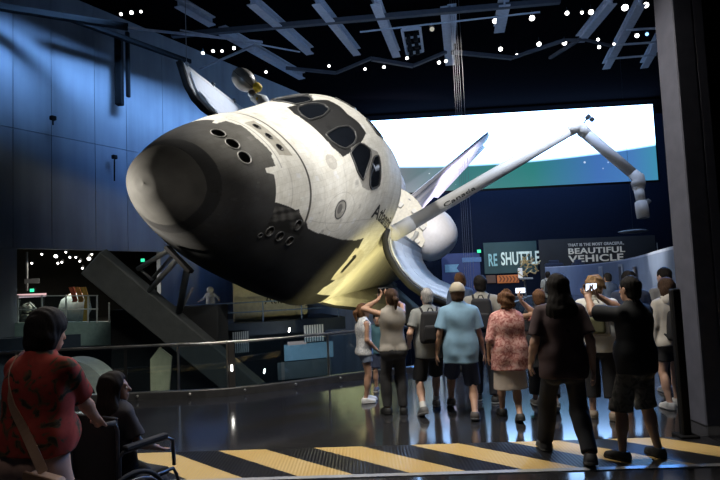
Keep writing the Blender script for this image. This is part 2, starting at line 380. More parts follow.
def hull(X, th, off=0.0):
    """skin point(s) in inches at station X and section parameter th (0 top, negative port)"""
    X = np.asarray(X, float); th = np.asarray(th, float); X, th = np.broadcast_arrays(X, th)
    w, zt, zb, zw, nu, nl = [pch(a, np.minimum(X, 582)) for a in (H_W, H_T, H_B, H_C, N_U, N_L)]
    c, s = np.cos(th), np.sin(th); n = np.where(c >= 0, nu, nl); hh = np.where(c >= 0, zt - zw, zw - zb)
    return np.stack([X, w * np.sign(s) * np.abs(s)**(2 / n), zw + hh * np.sign(c) * np.abs(c)**(2 / n)], -1)
def hull_m(X, th, off=0.0):
    """the same in local metres, pushed out along the skin normal by off metres"""
    P = hull(X, th); e = .5
    a = hull(np.asarray(X) + e, th) - P; b = hull(X, np.asarray(th) + .01) - P
    nrm = np.cross(b, a); nrm /= np.linalg.norm(nrm, axis=-1, keepdims=True) + 1e-12
    ctr = np.stack([P[..., 0], P[..., 1] * 0, P[..., 2] * 0 + 350], -1)
    sg = np.sign(((P - ctr) * nrm).sum(-1, keepdims=True)); nrm = nrm * np.where(sg == 0, 1, sg)
    return (P - np.array([238, 0, 400])) * INCH + nrm * off
def in_poly(px, py, P):
    r = np.zeros(px.shape, bool); n = len(P)
    for i in range(n):
        (xa, ya), (xb, yb) = P[i], P[(i + 1) % n]
        c = ((ya > py) != (yb > py)); r ^= c & (px < (xb - xa) * (py - ya) / ((yb - ya) if yb != ya else 1e-9) + xa)
    return r
def chaikin(P, n=2):
    for _ in range(n):
        P = [q for a, b in zip(P, P[1:] + P[:1]) for q in ((a[0] * .75 + b[0] * .25, a[1] * .75 + b[1] * .25), (a[0] * .25 + b[0] * .75, a[1] * .25 + b[1] * .75))]
    return P
def chaikin2(P):
    return [q for a, b in zip(P, P[1:] + P[:1]) for q in ((a[0] * .88 + b[0] * .12, a[1] * .88 + b[1] * .12), (a[0] * .12 + b[0] * .88, a[1] * .12 + b[1] * .88))]
W3 = [(431, .10), (450, .085), (463, .125), (465.5, .21), (462.5, .285), (456, .33), (443, .345), (436, .29), (431, .2)]
W2 = [(445.8, .408), (453.6, .374), (462.6, .352), (468.1, .391), (475.3, .468), (474.7, .53), (464.6, .642), (457.1, .761), (448.7, .639)]
W1 = [(469.2, .674), (474.2, .597), (480.4, .545), (490.2, .535), (491.3, .639), (491.3, .855), (473.7, .876), (469.2, .827)]
SURR = [(427, 0), (427, .175), (427.5, .262), (434.6, .42), (448, .40), (467.6, .345), (481.4, .27), (481.4, .12), (476.8, 0), (481.4, -.12), (481.4, -.27), (467.6, -.345), (448, -.40), (434.6, -.42), (427.5, -.262), (427, -.175)]

SHUTTLE = thing('space_shuttle', 'black and white winged spacecraft hung tilted on its side, nose toward the visitors', 'spacecraft')
SHUTTLE.matrix_world = Matrix(((.159258, -.702305, .693833, -2.69108), (.987187, .106261, -.119035, 9.918355), (.009871, .703900, .710230, 4.789581), (0, 0, 0, 1)))
SH_M = SHUTTLE.matrix_world.copy(); SH_I = SH_M.inverted()

def mat_hull():
    m = bpy.data.materials.new('thermal_tiles'); m.use_nodes = True; nt = m.node_tree; N = nt.nodes; b = N['Principled BSDF']
    at_ = N.new('ShaderNodeAttribute'); at_.attribute_name = 'paint'; su = N.new('ShaderNodeAttribute'); su.attribute_name = 'surf'
    br = N.new('ShaderNodeTexBrick'); br.inputs['Scale'].default_value = 1; br.inputs['Brick Width'].default_value = 6; br.inputs['Row Height'].default_value = 6
    br.inputs['Mortar Size'].default_value = .16; br.inputs['Color1'].default_value = (1, 1, 1, 1); br.inputs['Color2'].default_value = (.86, .86, .86, 1); br.inputs['Mortar'].default_value = (.55, .54, .52, 1)
    nt.links.new(su.outputs['Vector'], br.inputs['Vector'])
    nz = N.new('ShaderNodeTexNoise'); nz.inputs['Scale'].default_value = .07; nz.inputs['Detail'].default_value = 7; nz.inputs['Roughness'].default_value = .65
    nt.links.new(su.outputs['Vector'], nz.inputs['Vector'])
    rp = N.new('ShaderNodeValToRGB'); rp.color_ramp.elements[0].position = .33; rp.color_ramp.elements[0].color = (.70, .68, .63, 1); rp.color_ramp.elements[1].position = .62
    nt.links.new(nz.outputs['Fac'], rp.inputs[0])
    m1 = N.new('ShaderNodeMix'); m1.data_type = 'RGBA'; m1.blend_type = 'MULTIPLY'; m1.inputs[0].default_value = .45
    m2 = N.new('ShaderNodeMix'); m2.data_type = 'RGBA'; m2.blend_type = 'MULTIPLY'; m2.inputs[0].default_value = .7
    nt.links.new(at_.outputs['Color'], m1.inputs[6]); nt.links.new(br.outputs['Color'], m1.inputs[7])
    nt.links.new(m1.outputs[2], m2.inputs[6]); nt.links.new(rp.outputs[0], m2.inputs[7]); nt.links.new(m2.outputs[2], b.inputs['Base Color'])
    b.inputs['Roughness'].default_value = .55; b.inputs['Specular IOR Level'].default_value = .22
    bp = N.new('ShaderNodeBump'); bp.inputs['Strength'].default_value = .2; bp.inputs['Distance'].default_value = .01
    nt.links.new(br.outputs['Fac'], bp.inputs['Height']); bp.invert = True; nt.links.new(bp.outputs['Normal'], b.inputs['Normal']); return m
M_HULL = mat_hull()
C_BLK, C_WHT = np.array([.038, .038, .039]), np.array([.76, .745, .69])
M_RCC = mat('nose_cap_carbon', (.036, .035, .033), .8, spec=.25, var=.25, scale=2.2)
M_WHT = mat('white_blanket', (.74, .72, .67), .65, var=.06, scale=3)
M_BLKT = mat('black_tile', (.03, .03, .031), .55, var=.2)
M_PANE = mat('cockpit_glass', (.008, .010, .014), .06, coat=.5, var=0)
M_FRM = mat('window_frame_grey', (.055, .055, .055), .4)
M_NOZ = mat('nozzle_metal', (.045, .042, .04), .4, .7)
M_RING = mat('nozzle_ring', (.30, .29, .27), .5, .2)

# forward fuselage skin: painted per vertex as tile, blanket and markings
NX, NT_ = 420, 900
Xs = 262 + 320 * np.linspace(0, 1, NX)**1.12
ths = np.linspace(-PI, PI, NT_, endpoint=False)
XX, TT = np.meshgrid(Xs, ths, indexing='ij')
def cap_edge(th): return 260.5 + 6.5 * np.clip(np.cos(th), 0, 1)
XX[0] = cap_edge(ths); XX[1:6] = XX[0][None] + (XX[6] - XX[0])[None] * (np.arange(1, 6) / 6)[:, None]
GP = hull(XX, TT); A = np.abs(TT)
paint = np.tile(C_WHT, (NX, NT_, 1))
JAG = [(240, -.02), (331, -.02), (333, .17), (334, .28), (331.5, .30), (330, .47), (318, .49), (318, .56), (325.5, .60), (325, 1.012), (344, 1.058), (352, 1.085), (356, 1.06), (358.5, 1.114), (368.9, 1.218), (370.5, 1.12), (371, 1.2),
       (379.9, 1.285), (402, 1.32), (402, 1.31), (424.7, 1.333), (455, 1.37), (489, 1.385), (506, 1.372), (509, 1.44), (515, 1.494), (530, 1.50), (530, 1.54), (541, 1.585), (523, 1.655), (512, 1.70), (512, 1.80), (590, 1.86), (590, 3.3), (240, 3.3)]
blk = in_poly(XX, A, JAG)
paint[blk] = C_BLK
lit_worn = blk & (XX < 340) & (A < 1.35)                                  # worn tile; the grey of its lit top is painted in
wt_ = (1 - np.clip((A - .20) / .85, 0, 1)**.8 - .45 * np.clip((322 - XX) / 45, 0, 1))[..., None].clip(0, 1); paint = np.where(lit_worn[..., None], paint * (1 - wt_) + np.array([.14, .136, .126]) * wt_, paint)
paint[(XX < cap_edge(TT) + 11.5)] = np.array([.022, .022, .023])        # dark collar behind the nose cap
paint[in_poly(XX, TT, SURR)] = np.array([.028, .028, .029])
for sgn in (1,):
    paint[in_poly(XX, A, chaikin([(444, .365), (466, .335), (478, .46), (494, .50), (494, .875), (471, .90), (452, .80)], 1))] = np.array([.34, .33, .31])
seam = (np.abs(XX - 370.5) < 1.3) & (A < 1.28); paint[seam] = np.array([.10, .095, .085])
for (xa, xb, ta, tb) in ((345, 360, .14, .42),):                        # grey jet panel on top
    paint[(XX > 342) & (XX < 361) & (A < .30)] = np.array([.42, .40, .35])
paint[(np.abs(XX - 337) < .8) & (A < .5)] *= .55
paint[(np.abs(XX - 575) < .7) & (A < 1.2)] *= .6
paint[(np.abs(A - 1.18) < .004) & (XX > 376) & (XX < 500)] *= .7
for tx in (345, 395, 430, 468, 500, 540): paint[(np.abs(XX - tx) < .5) & ~blk & (A > .5) & (A < 1.25)] *= .82
spt = ((XX - 417) / 7)**2 + ((TT + .42) / .10)**2 < 1; paint[spt] = np.array([.50, .48, .44])
hx, ht = (XX - 424) / 8.5, (A - 1.02) / .105; rr = hx**2 + ht**2
paint[rr < 1] = np.array([.36, .35, .325]); paint[((XX - 422.5) / 4)**2 + ((A - 1.01) / .06)**2 < 1] = np.array([.16, .155, .15]); paint[(rr < 1.35) & (rr > 1)] *= .6
rr = ((XX - 424) / 24)**2 + ((A - 1.05) / .23)**2; paint[(rr < 1.03) & (rr > .96) & ~blk] *= .75
PATCH = [(504, 1.47), (541, 1.515), (572, 1.585), (542, 1.625), (512, 1.62), (506, 1.56)]
paint[in_poly(XX, A, PATCH)] = np.array([.66, .63, .55]); paint[in_poly(XX, A, [(514, 1.545), (522, 1.54), (534, 1.567), (533, 1.585), (524, 1.592)])] = np.array([.02, .02, .02])
scf = blk & (XX > 326) & (XX < 372) & (A > 1.07) & (A < 1.40); sv = np.sin(XX * .21 + A * 19 + 2 * np.sin(A * 11)) + .7 * np.sin(XX * .47 - A * 27 + 1.5 * np.sin(XX * .13)) + .4 * np.sin(A * 83 + XX * .31)
paint[scf] = np.clip(.060 + .030 * sv[scf] - .10 * np.clip((A[scf] - 1.22) / .18, 0, 1), .02, .2)[:, None] * np.array([1, .97, .92])
rng = np.random.default_rng(3)
for _ in range(260):                                                    # replaced tiles and scuffs
    cx, ct = rng.uniform(270, 560), rng.uniform(-1.9, 1.9); w = rng.uniform(.8, 3.2); wt = w / 90
    sel = (np.abs(XX - cx) < w) & (np.abs(TT - ct) < wt); paint[sel] *= rng.uniform(.72, 1.35)
paint = np.clip(paint, 0, .8)

# thruster openings (station, section parameter, radius in metres, axis)
JETS = []
for s_ in (-1, 0, 1): JETS.append((304.0, s_ * .272, .155, 'front')); JETS.append((350.5, s_ * .170, .098, 'top'))
for s_ in (-1, 1):
    for X_, t_, r_ in ((362.2, 1.275, .125), (364.5, 1.49, .12), (333.5, 1.445, .12), (348.4, 1.47, .12), (326, 1.53, .06)): JETS.append((X_, s_ * t_, r_, 'side'))
kill = np.zeros(XX.shape, bool); Gm = (GP - np.array([238, 0, 400])) * INCH
for X_, t_, r_, kd in JETS:
    c = hull_m(X_, t_); kill |= ((Gm - c)**2).sum(-1) < (r_ * .98)**2
idx = np.arange(NX * NT_).reshape(NX, NT_); nxt = np.roll(idx, -1, 1)
quads = np.stack([idx[:-1], nxt[:-1], nxt[1:], idx[1:]], -1)
kq = kill[:-1] | np.roll(kill, -1, 1)[:-1] | np.roll(kill, -1, 1)[1:] | kill[1:]
quads = quads[~kq].reshape(-1, 4)
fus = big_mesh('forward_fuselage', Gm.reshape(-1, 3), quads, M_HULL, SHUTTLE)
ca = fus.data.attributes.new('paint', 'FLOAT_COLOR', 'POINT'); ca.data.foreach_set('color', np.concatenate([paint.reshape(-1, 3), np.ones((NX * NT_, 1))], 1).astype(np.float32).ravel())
arc = np.concatenate([np.zeros((NX, 1)), np.cumsum(np.linalg.norm(np.diff(GP, axis=1), axis=2), 1)], 1); arc -= arc[:, NT_ // 2:NT_ // 2 + 1]
sa = fus.data.attributes.new('surf', 'FLOAT_VECTOR', 'POINT'); sa.data.foreach_set('vector', np.stack([XX, arc, 0 * arc], -1).astype(np.float32).ravel())
# nose cap
u_ = np.linspace(0, 1, 40); tc_ = np.linspace(-PI, PI, 120, endpoint=False)
CXg = 236.02 + (cap_edge(tc_)[None] - 236.02) * (u_**1.8)[:, None]
CG = hull_m(CXg, np.broadcast_to(tc_, CXg.shape)); ci = np.arange(CG.shape[0] * 120).reshape(-1, 120); cn = np.roll(ci, -1, 1)
big_mesh('nose_cap', CG.reshape(-1, 3), np.stack([ci[:-1], cn[:-1], cn[1:], ci[1:]], -1).reshape(-1, 4), M_RCC, SHUTTLE)
# rear bulkhead of the crew cabin
ths2 = np.linspace(-1.42, 1.42, 60); BK = hull_m(581.5, ths2)
mesh('cabin_bulkhead', [tuple(p) for p in BK], [tuple(range(60))], M_WHT, SHUTTLE)

def thruster(X_, t_, r_, kd):
    c = Vector(hull_m(X_, t_)); n = (Vector(hull_m(X_, t_, .1)) - c).normalized()
    ax = {'front': Vector((-.80, 0, .6)), 'top': Vector((-.1, 0, 1)), 'side': Vector((-.05, math.copysign(.92, t_), -.4))}[kd].normalized()
    x, y, _ = frame_of(n); loop = []
    for k in range(28):
        d = x * math.cos(2 * PI * k / 28) + y * math.sin(2 * PI * k / 28); p = c + d * r_
        j = np.argmin(((Gm - np.array(p))**2).sum(-1)); q = Vector(Gm.reshape(-1, 3)[j]); q = p + n * (q - p).dot(n); loop.append(q)
    rows = [loop, [c - ax * r_ * .7 + (p - c) * .8 for p in loop], [c - ax * r_ * 2.0 + (p - c) * .55 for p in loop], [c - ax * r_ * 3 + (p - c) * .25 for p in loop]]
    V, Fc = rings(rows, True, False); Fc.append(tuple(range(3 * 28, 4 * 28)))
    o = mesh('thruster_nozzle', V, Fc, M_NOZ, SHUTTLE, True)
    mesh('nozzle_ring', *tube([p + n * .004 for p in loop], .016 if kd != 'top' else .010, 8, True), M_RING if kd == 'front' else M_FRM, o, True)
for j in JETS: thruster(*j)

def pane(P, side):
    P = chaikin(chaikin2([(a, b * side) for a, b in P]), 1); cx = sum(p[0] for p in P) / len(P); ct = sum(p[1] for p in P) / len(P)
    rows = [[Vector(hull_m(cx + (a - cx) * f, ct + (b - ct) * f, .008)) for a, b in P] for f in (1, .85, .65, .4, .15)]
    V, Fc = rings(rows, True, False); Fc.append(tuple(range(4 * len(P), 5 * len(P))))
    o = mesh('cockpit_pane', V, Fc, M_PANE, SHUTTLE, True)
    mesh('pane_frame', *tube([Vector(hull_m(a, b, .012)) for a, b in P], .026, 8, True), M_FRM, o, True)
for sd in (-1, 1):
    for P in (W3, W2, W1): pane(P, sd)
# overhead panes on the cabin roof
for sd in (-1, 1): pane([(505, .08), (530, .08), (530, .30), (505, .30)], sd)
# round hatch porthole on the port side
P = [Vector(hull_m(424 + 8.6 * math.cos(a), -1.02 + .105 * math.sin(a), .004)) for a in np.linspace(0, 2 * PI, 29)[:-1]]
mesh('hatch_rim', *tube(P, .012, 6, True), M_FRM, SHUTTLE, True)
# name on the side of the cabin, laid on the skin
tv, tf = text_mesh('Atlantis', 17.5, 0, 1, .018)
tw = max(p[0] for p in tv); TV = []
for x_, y_, _ in tv:
    X_ = 494 + x_ * (84 / tw); base = -1.158 - (X_ - 494) * .0018
    TV.append(Vector(hull_m(X_, base + y_ * .0108, .010)))
mesh('name_lettering', TV, tf, mat('black_letter_paint', (.02, .02, .02), .6), SHUTTLE)

# mid fuselage: trough open at the top
tl = float(np.interp(0, [0, 1], [0, 1])); tt = np.linspace(.8, 1.6, 4000); zz = hull(582, tt)[:, 2]; TL = float(tt[np.argmin(np.abs(zz - 421))])
loop = [hull(582, t) for t in np.linspace(TL, 2 * PI - TL, 80)]
loop = [(p[1], p[2]) for p in loop]
# body shell with the inner liner
inner = [(math.cos(a) * 96, 418 + math.sin(a) * 100) for a in np.linspace(PI, 2 * PI, 40)]
sect = loop + inner
rows = [[L(X_, y, z) for y, z in sect] for X_ in (582, 760, 940, 1120, 1307)]
nl_ = len(loop); V, Fc = rings(rows, True, False); mi = []
for i in range(4):
    for j in range(len(sect)):
        z = (sect[j][1] + sect[(j + 1) % len(sect)][1]) / 2
        mi.append(1 if j < nl_ - 1 and z < 279 else (0 if j < nl_ else 2))
M_SIDE = mat('white_side_blanket', (.62, .60, .54), .7, var=.12, scale=1.2, bump=.2)
mesh('mid_fuselage', V, Fc, None, SHUTTLE, True, [M_SIDE, M_BLKT, M_WHT], mi)
for s_ in (-1, 1): mesh('longeron', *box(L(945, s_ * 102, 423), (725 * INCH, .22, .10)), M_WHT, SHUTTLE)
for k in range(6): # ribs of the bay
    X_ = 640 + k * 122
    mesh('bay_frame', *tube([L(X_, math.cos(a) * 95, 418 + math.sin(a) * 99) for a in np.linspace(PI, 2 * PI, 24)], .06, 6), M_GREY, SHUTTLE, True)
# aft bulkhead with its fittings
bh = [(math.cos(a) * 104, 412 + math.sin(a) * (94 if math.sin(a) > 0 else 110)) for a in np.linspace(0, 2 * PI, 64, endpoint=False)]
V = [L(1300, y, z) for y, z in bh] + [L(1325, y, z) for y, z in bh]
ab = mesh('aft_bulkhead', V, [tuple(range(64)), tuple(range(64, 128))] + [(i, (i + 1) % 64, (i + 1) % 64 + 64, i + 64) for i in range(64)], mat('bulkhead_blanket', (.74, .70, .60), .7, var=.1), SHUTTLE)
mesh('duct', *tube([L(1294, math.cos(a) * 62 - 12, 425 + math.sin(a) * 52) for a in np.linspace(PI * .86, PI * 1.62, 20)], .14, 10), mat('duct_grey', (.42, .42, .40), .5), ab, True)
for (y, z, w) in ((-70, 465, 16), (-50, 440, 12), (-84, 430, 12), (-30, 480, 14), (10, 470, 16), (-62, 402, 18), (-95, 405, 22)):
    mesh('fitting', *box(L(1296, y, z), (.14, w * INCH, w * INCH * .8), None, .02), M_GREY if w > 20 else M_WHT, ab)
# aft fuselage
rows = []
for X_, w_, zt, zb in ((1307, 107, 502, 272), (1400, 112, 500, 274), (1480, 116, 495, 280), (1520, 112, 490, 290)):
    rows.append([L(X_, math.copysign(abs(math.sin(a))**.6, math.sin(a)) * w_, (zt + zb) / 2 + math.copysign(abs(math.cos(a))**.6, math.cos(a)) * (zt - zb) / 2) for a in np.linspace(0, 2 * PI, 48, endpoint=False)])
mesh('aft_fuselage', *rings(rows), M_WHT, SHUTTLE, True)
for y, z in ((0, 443), (-53, 342), (53, 342)):
    mesh('main_engine', *lathe([(0, .5), (.3, .45), (.8, .75), (1.6, 1.0), (2.4, 1.15)], L(1515, y, z), (1, 0, .1), 28), M_NOZ, SHUTTLE, True)
mesh('body_flap', *box(L(1560, 0, 284), (2.1, 5.3, .35), None, .1), M_BLKT, SHUTTLE)
# manoeuvring pods beside the tail
for s_ in (-1, 1):
    rows = []
    for X_, f in ((1296, .05), (1300, .35), (1310, .58), (1328, .80), (1352, .94), (1385, 1), (1450, 1), (1520, .92), (1570, .75), (1580, .3)):
        cy, cz, ry, rz_ = s_ * 98, 468, 68, 64
        ca_, sa_ = math.cos(.55), math.sin(.55); row = []
        for a in np.linspace(0, 2 * PI, 40, endpoint=False):
            y = math.copysign(abs(math.cos(a))**.85, math.cos(a)) * ry * f; z = math.copysign(abs(math.sin(a))**.85, math.sin(a)) * rz_ * f
            row.append(L(X_, cy + y * ca_ * 1.0 + s_ * z * sa_ * .4, cz - abs(0) + z - s_ * y * .25))
        rows.append(row)
    pod = mesh('maneuvering_pod', *rings(rows), mat('pod_white', (.80, .78, .80), .55, var=.05), SHUTTLE, True)
    mesh('pod_nozzle', *lathe([(0, .3), (.5, .35), (1.1, .6)], L(1575, s_ * 88, 492), (1, 0, .2), 24), M_NOZ, pod, True)
# tail fin
def fin_row(z, le, te, t):
    ch = te - le; prof = [(0, 0), (.04, .35), (.15, .75), (.35, 1), (.62, .9), (.8, .78), (1, .62)]
    r = [(le + ch * a, t * b) for a, b in prof] + [(le + ch * a, -t * b) for a, b in prof[::-1][:-1]]
    return [L(x, y, z) for x, y in r]
zs = [(490, 1300, 1560, 18), (560, 1368, 1592, 16), (640, 1446, 1622, 14), (720, 1520, 1656, 11), (790, 1582, 1690, 8), (812, 1602, 1702, 6)]
V, Fc = rings([fin_row(*z) for z in zs])
fin = mesh('vertical_tail', V, Fc, mat('tail_white', (.74, .72, .74), .6, var=.05), SHUTTLE)
mesh('fin_leading_edge', *tube([L(le + 3, 0, z) for z, le, te, t in zs], [.16, .14, .12, .10, .08, .06], 10), mat('leading_edge_grey', (.22, .22, .25), .5), fin, True)
for s_ in (-1, 1):
    rows = []
    for z, le, te, t in zs[1:-1]:
        rows.append([L(te + 1, s_ * t * .2, z), L(te + 1, s_ * (t * .62 + 1), z), L(te + 58, s_ * (t * .62 + 5), z + 10), L(te + 58, s_ * (t * .62 + 3), z + 10)])
    mesh('rudder', *rings(rows), mat('tail_white', (.74, .72, .74)), fin)
# wings
for s_ in (-1, 1):
    rows = []
    for Y, le, te, zc, t in ((96, 590, 1500, 290, 13), (110, 650, 1500, 290, 15), (126, 770, 1500, 290, 17), (152, 900, 1500, 291, 18), (190, 1010, 1500, 292, 18), (300, 1135, 1495, 297, 13), (440, 1285, 1482, 304, 7), (468, 1340, 1475, 306, 4)):
        prof = [(0, 0), (.01, .45), (.05, .8), (.2, 1), (.5, .9), (.8, .5), (1, .08)]
        r = [(le + (te - le) * a, zc + t * b) for a, b in prof] + [(le + (te - le) * a, zc - t * b * .8) for a, b in prof[::-1][:-1]]
        rows.append([L(x, s_ * Y, z) for x, z in r])
    V, Fc = rings(rows); mi = [0 if (k % 13) < 6 else 1 for k in range(len(Fc))]
    mesh('wing', V, Fc, None, SHUTTLE, False, [M_SIDE, M_BLKT], mi)
# payload bay doors, opened flat outboard: arc profile of shell and radiator
DOOR = [(107, 421), (113, 410), (122, 402.5), (130, 398), (150, 391.5), (172, 389.5), (191, 392), (209, 398.5), (228, 404), (243, 409)]
DOOR_S = [(107, 421), (118, 408), (132, 397), (150, 387), (168, 380.5), (186, 378), (205, 379.5), (225, 386), (245, 397), (256, 403)]
for s_, D in ((-1, DOOR), (1, DOOR_S)):
    D2 = []
    for i, (y, z) in enumerate(D):                                     # outward normal of the arc (below / outboard)
        a = D[max(i - 1, 0)]; b = D[min(i + 1, len(D) - 1)]; t = Vector((b[0] - a[0], b[1] - a[1])).normalized(); D2.append((y + t.y * 5.5, z - t.x * 5.5))
    sect = D + D2[::-1]; rows = [[L(X_, s_ * y, z) for y, z in sect] for X_ in (579, 760, 942, 1125, 1303)]
    V, Fc = rings(rows); mi = []
    for q in Fc: mi.append(0)
    door = mesh('payload_bay_door', V, Fc, None, SHUTTLE, True, [mat('door_white', (.72, .71, .70), .6)], mi); 
    for pg in door.data.polygons: pg.use_smooth = False
    edge = [L(577.5, s_ * y, z) for y, z in [(a[0] * .5 + b[0] * .5, a[1] * .5 + b[1] * .5) for a, b in zip(D, D2)]]
    mesh('edge_seal', *rings([[L(572, s_ * y, z), L(580, s_ * y, z), L(580, s_ * y2, z2), L(572, s_ * y2, z2)] for (y, z), (y2, z2) in zip([(a[0], a[1] + .4) for a in D], [(b[0] + (b[0] - a[0]) * .25, b[1] + (b[1] - a[1]) * .25) for a, b in zip(D, D2)])]), mat('black_seal', (.012, .012, .013), .6), door, True)
    for k in range(4):                                                 # radiator panels on the inner face
        xa, xb = 590 + k * 180, 590 + k * 180 + 172; R0 = [(y + (0), z + 1.6) for y, z in D[1:-1]]; R1 = [(y, z + 3.2) for y, z in D[1:-1]]
        mesh('radiator_panel', *rings([[L(x, s_ * y, z) for y, z in R0 + R1[::-1]] for x in (xa, xb)]), mat('radiator_silver', (.80, .82, .86), .45, 0, var=.03), door)
    for k in range(9): mesh('latch', *box(L(590 + k * 86, s_ * D[-1][0], D[-1][1] + 1), (.16, .12, .14), None, .02), M_GREY, door)

# folded dish antenna at the starboard sill
SH_R = SH_M.to_3x3()
def loc_px(px, py, depth): return SH_I @ at(px, py, depth)
ant = mesh('antenna_mast', *tube([L(600, 108, 424), loc_px(262, 101, 20.4), loc_px(254, 97, 20.5), loc_px(252, 91, 20.5)], [.26, .24, .17, .13], 12), M_WHITE, SHUTTLE, True)
dc = loc_px(244, 80, 20.6); view = SH_R.inverted() @ Vector((-.15, -.9, .25)).normalized()
ax = SH_R.inverted() @ Vector((.62, -.25, -.62)).normalized()
mesh('antenna_dish', *ball(dc, .52, 24, (.78, .74, 1.0), Matrix(frame_of(ax)).transposed()), mat('antenna_bronze', (.24, .21, .165), .38, .45, var=.3, scale=3), ant, True)
fr_ = Matrix(frame_of(ax)).transposed()
for k in range(4):
    a0 = PI * k / 4
    mesh('dish_rib', *tube([dc + fr_ @ Vector((math.cos(a0) * math.sin(t) * .412, math.sin(a0) * math.sin(t) * .392, math.cos(t) * .527)) for t in np.linspace(0, PI, 20)], .012, 6), M_NOZ, ant, True)
mesh('gimbal_cover', *ball(loc_px(257.5, 87.2, 20.4), .18, 14, (1, 1, .9)), mat('yellow_cover', (.80, .52, .02), .55), ant, True)
mesh('gimbal_cover', *ball(loc_px(258.5, 99.5, 20.3), .11, 14, (1.1, 1, .8)), mat('yellow_cover', (.80, .52, .02)), ant, True)
mesh('gimbal', *box(loc_px(252, 94, 20.4), (.22, .26, .24), Matrix.Rotation(.5, 3, 'Y'), .05), M_STEEL, ant)

# robot arm reaching over the visitors
M_ARM = mat('arm_blanket', (.64, .63, .62), .6, var=.07, scale=2.5, bump=.25)
sh_p, el_p, wr_p = loc_px(398, 231, 18.9), loc_px(577, 126, 20.4), loc_px(638, 178, 19.6)
arm = mesh('robot_arm', *cyl(sh_p + (el_p - sh_p) * .055, sh_p + (el_p - sh_p) * .965, .235, .205, 24), M_ARM, SHUTTLE, True)
d1 = (el_p - sh_p).normalized(); d2 = (wr_p - el_p).normalized()
mesh('shoulder_joint', *join(cyl(sh_p - d1 * .15, sh_p + d1 * .55, .27, .26, 20), ball(sh_p - d1 * .1, .28, 16)), M_ARM, arm, True)
mesh('elbow_joint', *tube([el_p - d1 * .55, el_p - d1 * .2, el_p + Vector(d1 + d2) * .05, el_p + d2 * .25, el_p + d2 * .6], [.20, .235, .23, .23, .19], 16), M_ARM, arm, True)
mesh('lower_boom', *cyl(el_p + d2 * .5, wr_p - d2 * .25, .205, .18, 24), M_ARM, arm, True)
ee0, ee1, ee2 = loc_px(638.5, 188, 19.5), loc_px(641, 202, 19.4), loc_px(643.5, 219, 19.3)
mesh('wrist_joint', *join(tube([wr_p - d2 * .3, wr_p, wr_p + (ee0 - wr_p) * .5, ee0], [.17, .22, .24, .20], 16), box(ee0, (.3, .3, .3), None, .06)), M_ARM, arm, True)
d3 = (ee2 - ee1).normalized()
mesh('end_effector', *join(cyl(ee0, ee1, .17, .15, 16), lathe([(-.05, .12), (0, .20), (.25, .21), (.55, .20), (.56, .15), (.35, .12)], ee1, d3, 20)), M_ARM, arm, True)
mesh('snare_opening', *cyl(ee2 - d3 * .1, ee2 - d3 * .04, .14, .14, 16), M_NOZ, arm)
mesh('wrist_camera', *join(box(ee1 + (loc_px(649, 202, 19.3) - ee1) * .8, (.16, .16, .2), None, .03), cyl(ee1, ee1 + (loc_px(648, 202, 19.3) - ee1), .03)), M_GREY, arm)
cam_b = loc_px(588, 117, 20.3)
mesh('elbow_camera', *join(tube([el_p + d2 * .2, loc_px(584, 123, 20.3), cam_b], .028, 8), box(cam_b, (.2, .16, .16), None, .03), box(loc_px(592, 119.5, 20.3), (.16, .16, .14), None, .03)), M_DSTEEL, arm)
# lettering along the upper boom
tv, tf = text_mesh('Canada', 1.0, 0, 1.05, .012); tw = max(p[0] for p in tv)
fx, fy, fd = frame_of(d1); camd = (SH_I @ Vector((0, 0, CAM_H)) - (sh_p + el_p) / 2).normalized(); camd = (camd - d1 * camd.dot(d1)).normalized(); upd = camd.cross(d1); up_w = SH_I.to_3x3() @ Vector((0, 0, 1))
if upd.dot(up_w) < 0: upd = -upd
TV = []
for x_, y_, _ in tv:
    s = .225 + .17 * x_ / tw; a = -.40 + (y_ - .1) * .85; rr_ = .235 - .030 * s + .008
    TV.append(sh_p + (el_p - sh_p) * s + (camd * math.cos(a) + upd * math.sin(a)) * rr_)
mesh('boom_lettering', TV, tf, mat('black_letter_paint', (.02, .02, .02)), arm)

# ================================================================== THE HALL'S FITTINGS
M_GLASS = mat_glass('railing_glass')
# ------------------------------------------------------------------ glass railing along the deck edge
RAIL_H = .865
rail = thing('guard_railing', 'steel and glass guard railing along the edge of the viewing deck', 'railing', tuple(at_z(232, 394, 0)))
rinv = Vector(rail.location)
RP_ = [Vector((-16, 8.6, 0)) + Vector((0, -.12, 0))] + [Vector(p) + Vector((-.04, -.10, 0)) for p in rail_pts[1:4]] + [Vector(p) + Vector((.10, -.08, 0)) for p in rail_pts[4:8]]
def rl(p): return Vector(p) - rinv
def smooth_path(pts, n=6):
    out = []
    for i in range(len(pts) - 1):
        p0 = pts[max(i - 1, 0)]; p1, p2 = pts[i], pts[i + 1]; p3 = pts[min(i + 2, len(pts) - 1)]
        for k in range(n):
            t = k / n; out.append(.5 * ((2 * p1) + (p2 - p0) * t + (2 * p0 - 5 * p1 + 4 * p2 - p3) * t * t + (3 * p1 - p0 - 3 * p2 + p3) * t**3))
    return out + [pts[-1]]
RS = smooth_path(RP_, 5)
mesh('handrail', *tube([rl(p + Vector((0, 0, RAIL_H))) for p in RS], .024, 10), M_STEEL, rail, True)
rows = []
for i, p in enumerate(RS):
    a = RS[max(i - 1, 0)]; b = RS[min(i + 1, len(RS) - 1)]; t = (b - a).normalized(); n = Vector((t.y, -t.x, 0))
    rows.append([rl(p + n * o_ + Vector((0, 0, z))) for o_, z in ((.05, .0), (.05, .11), (.035, .125), (-.05, .125), (-.05, 0))])
mesh('base_shoe', *rings(rows), mat('base_shoe_steel', (.22, .22, .22), .32, .9), rail)
acc = 0; run = []; seg = [(RS[i], RS[i + 1]) for i in range(len(RS) - 1)]
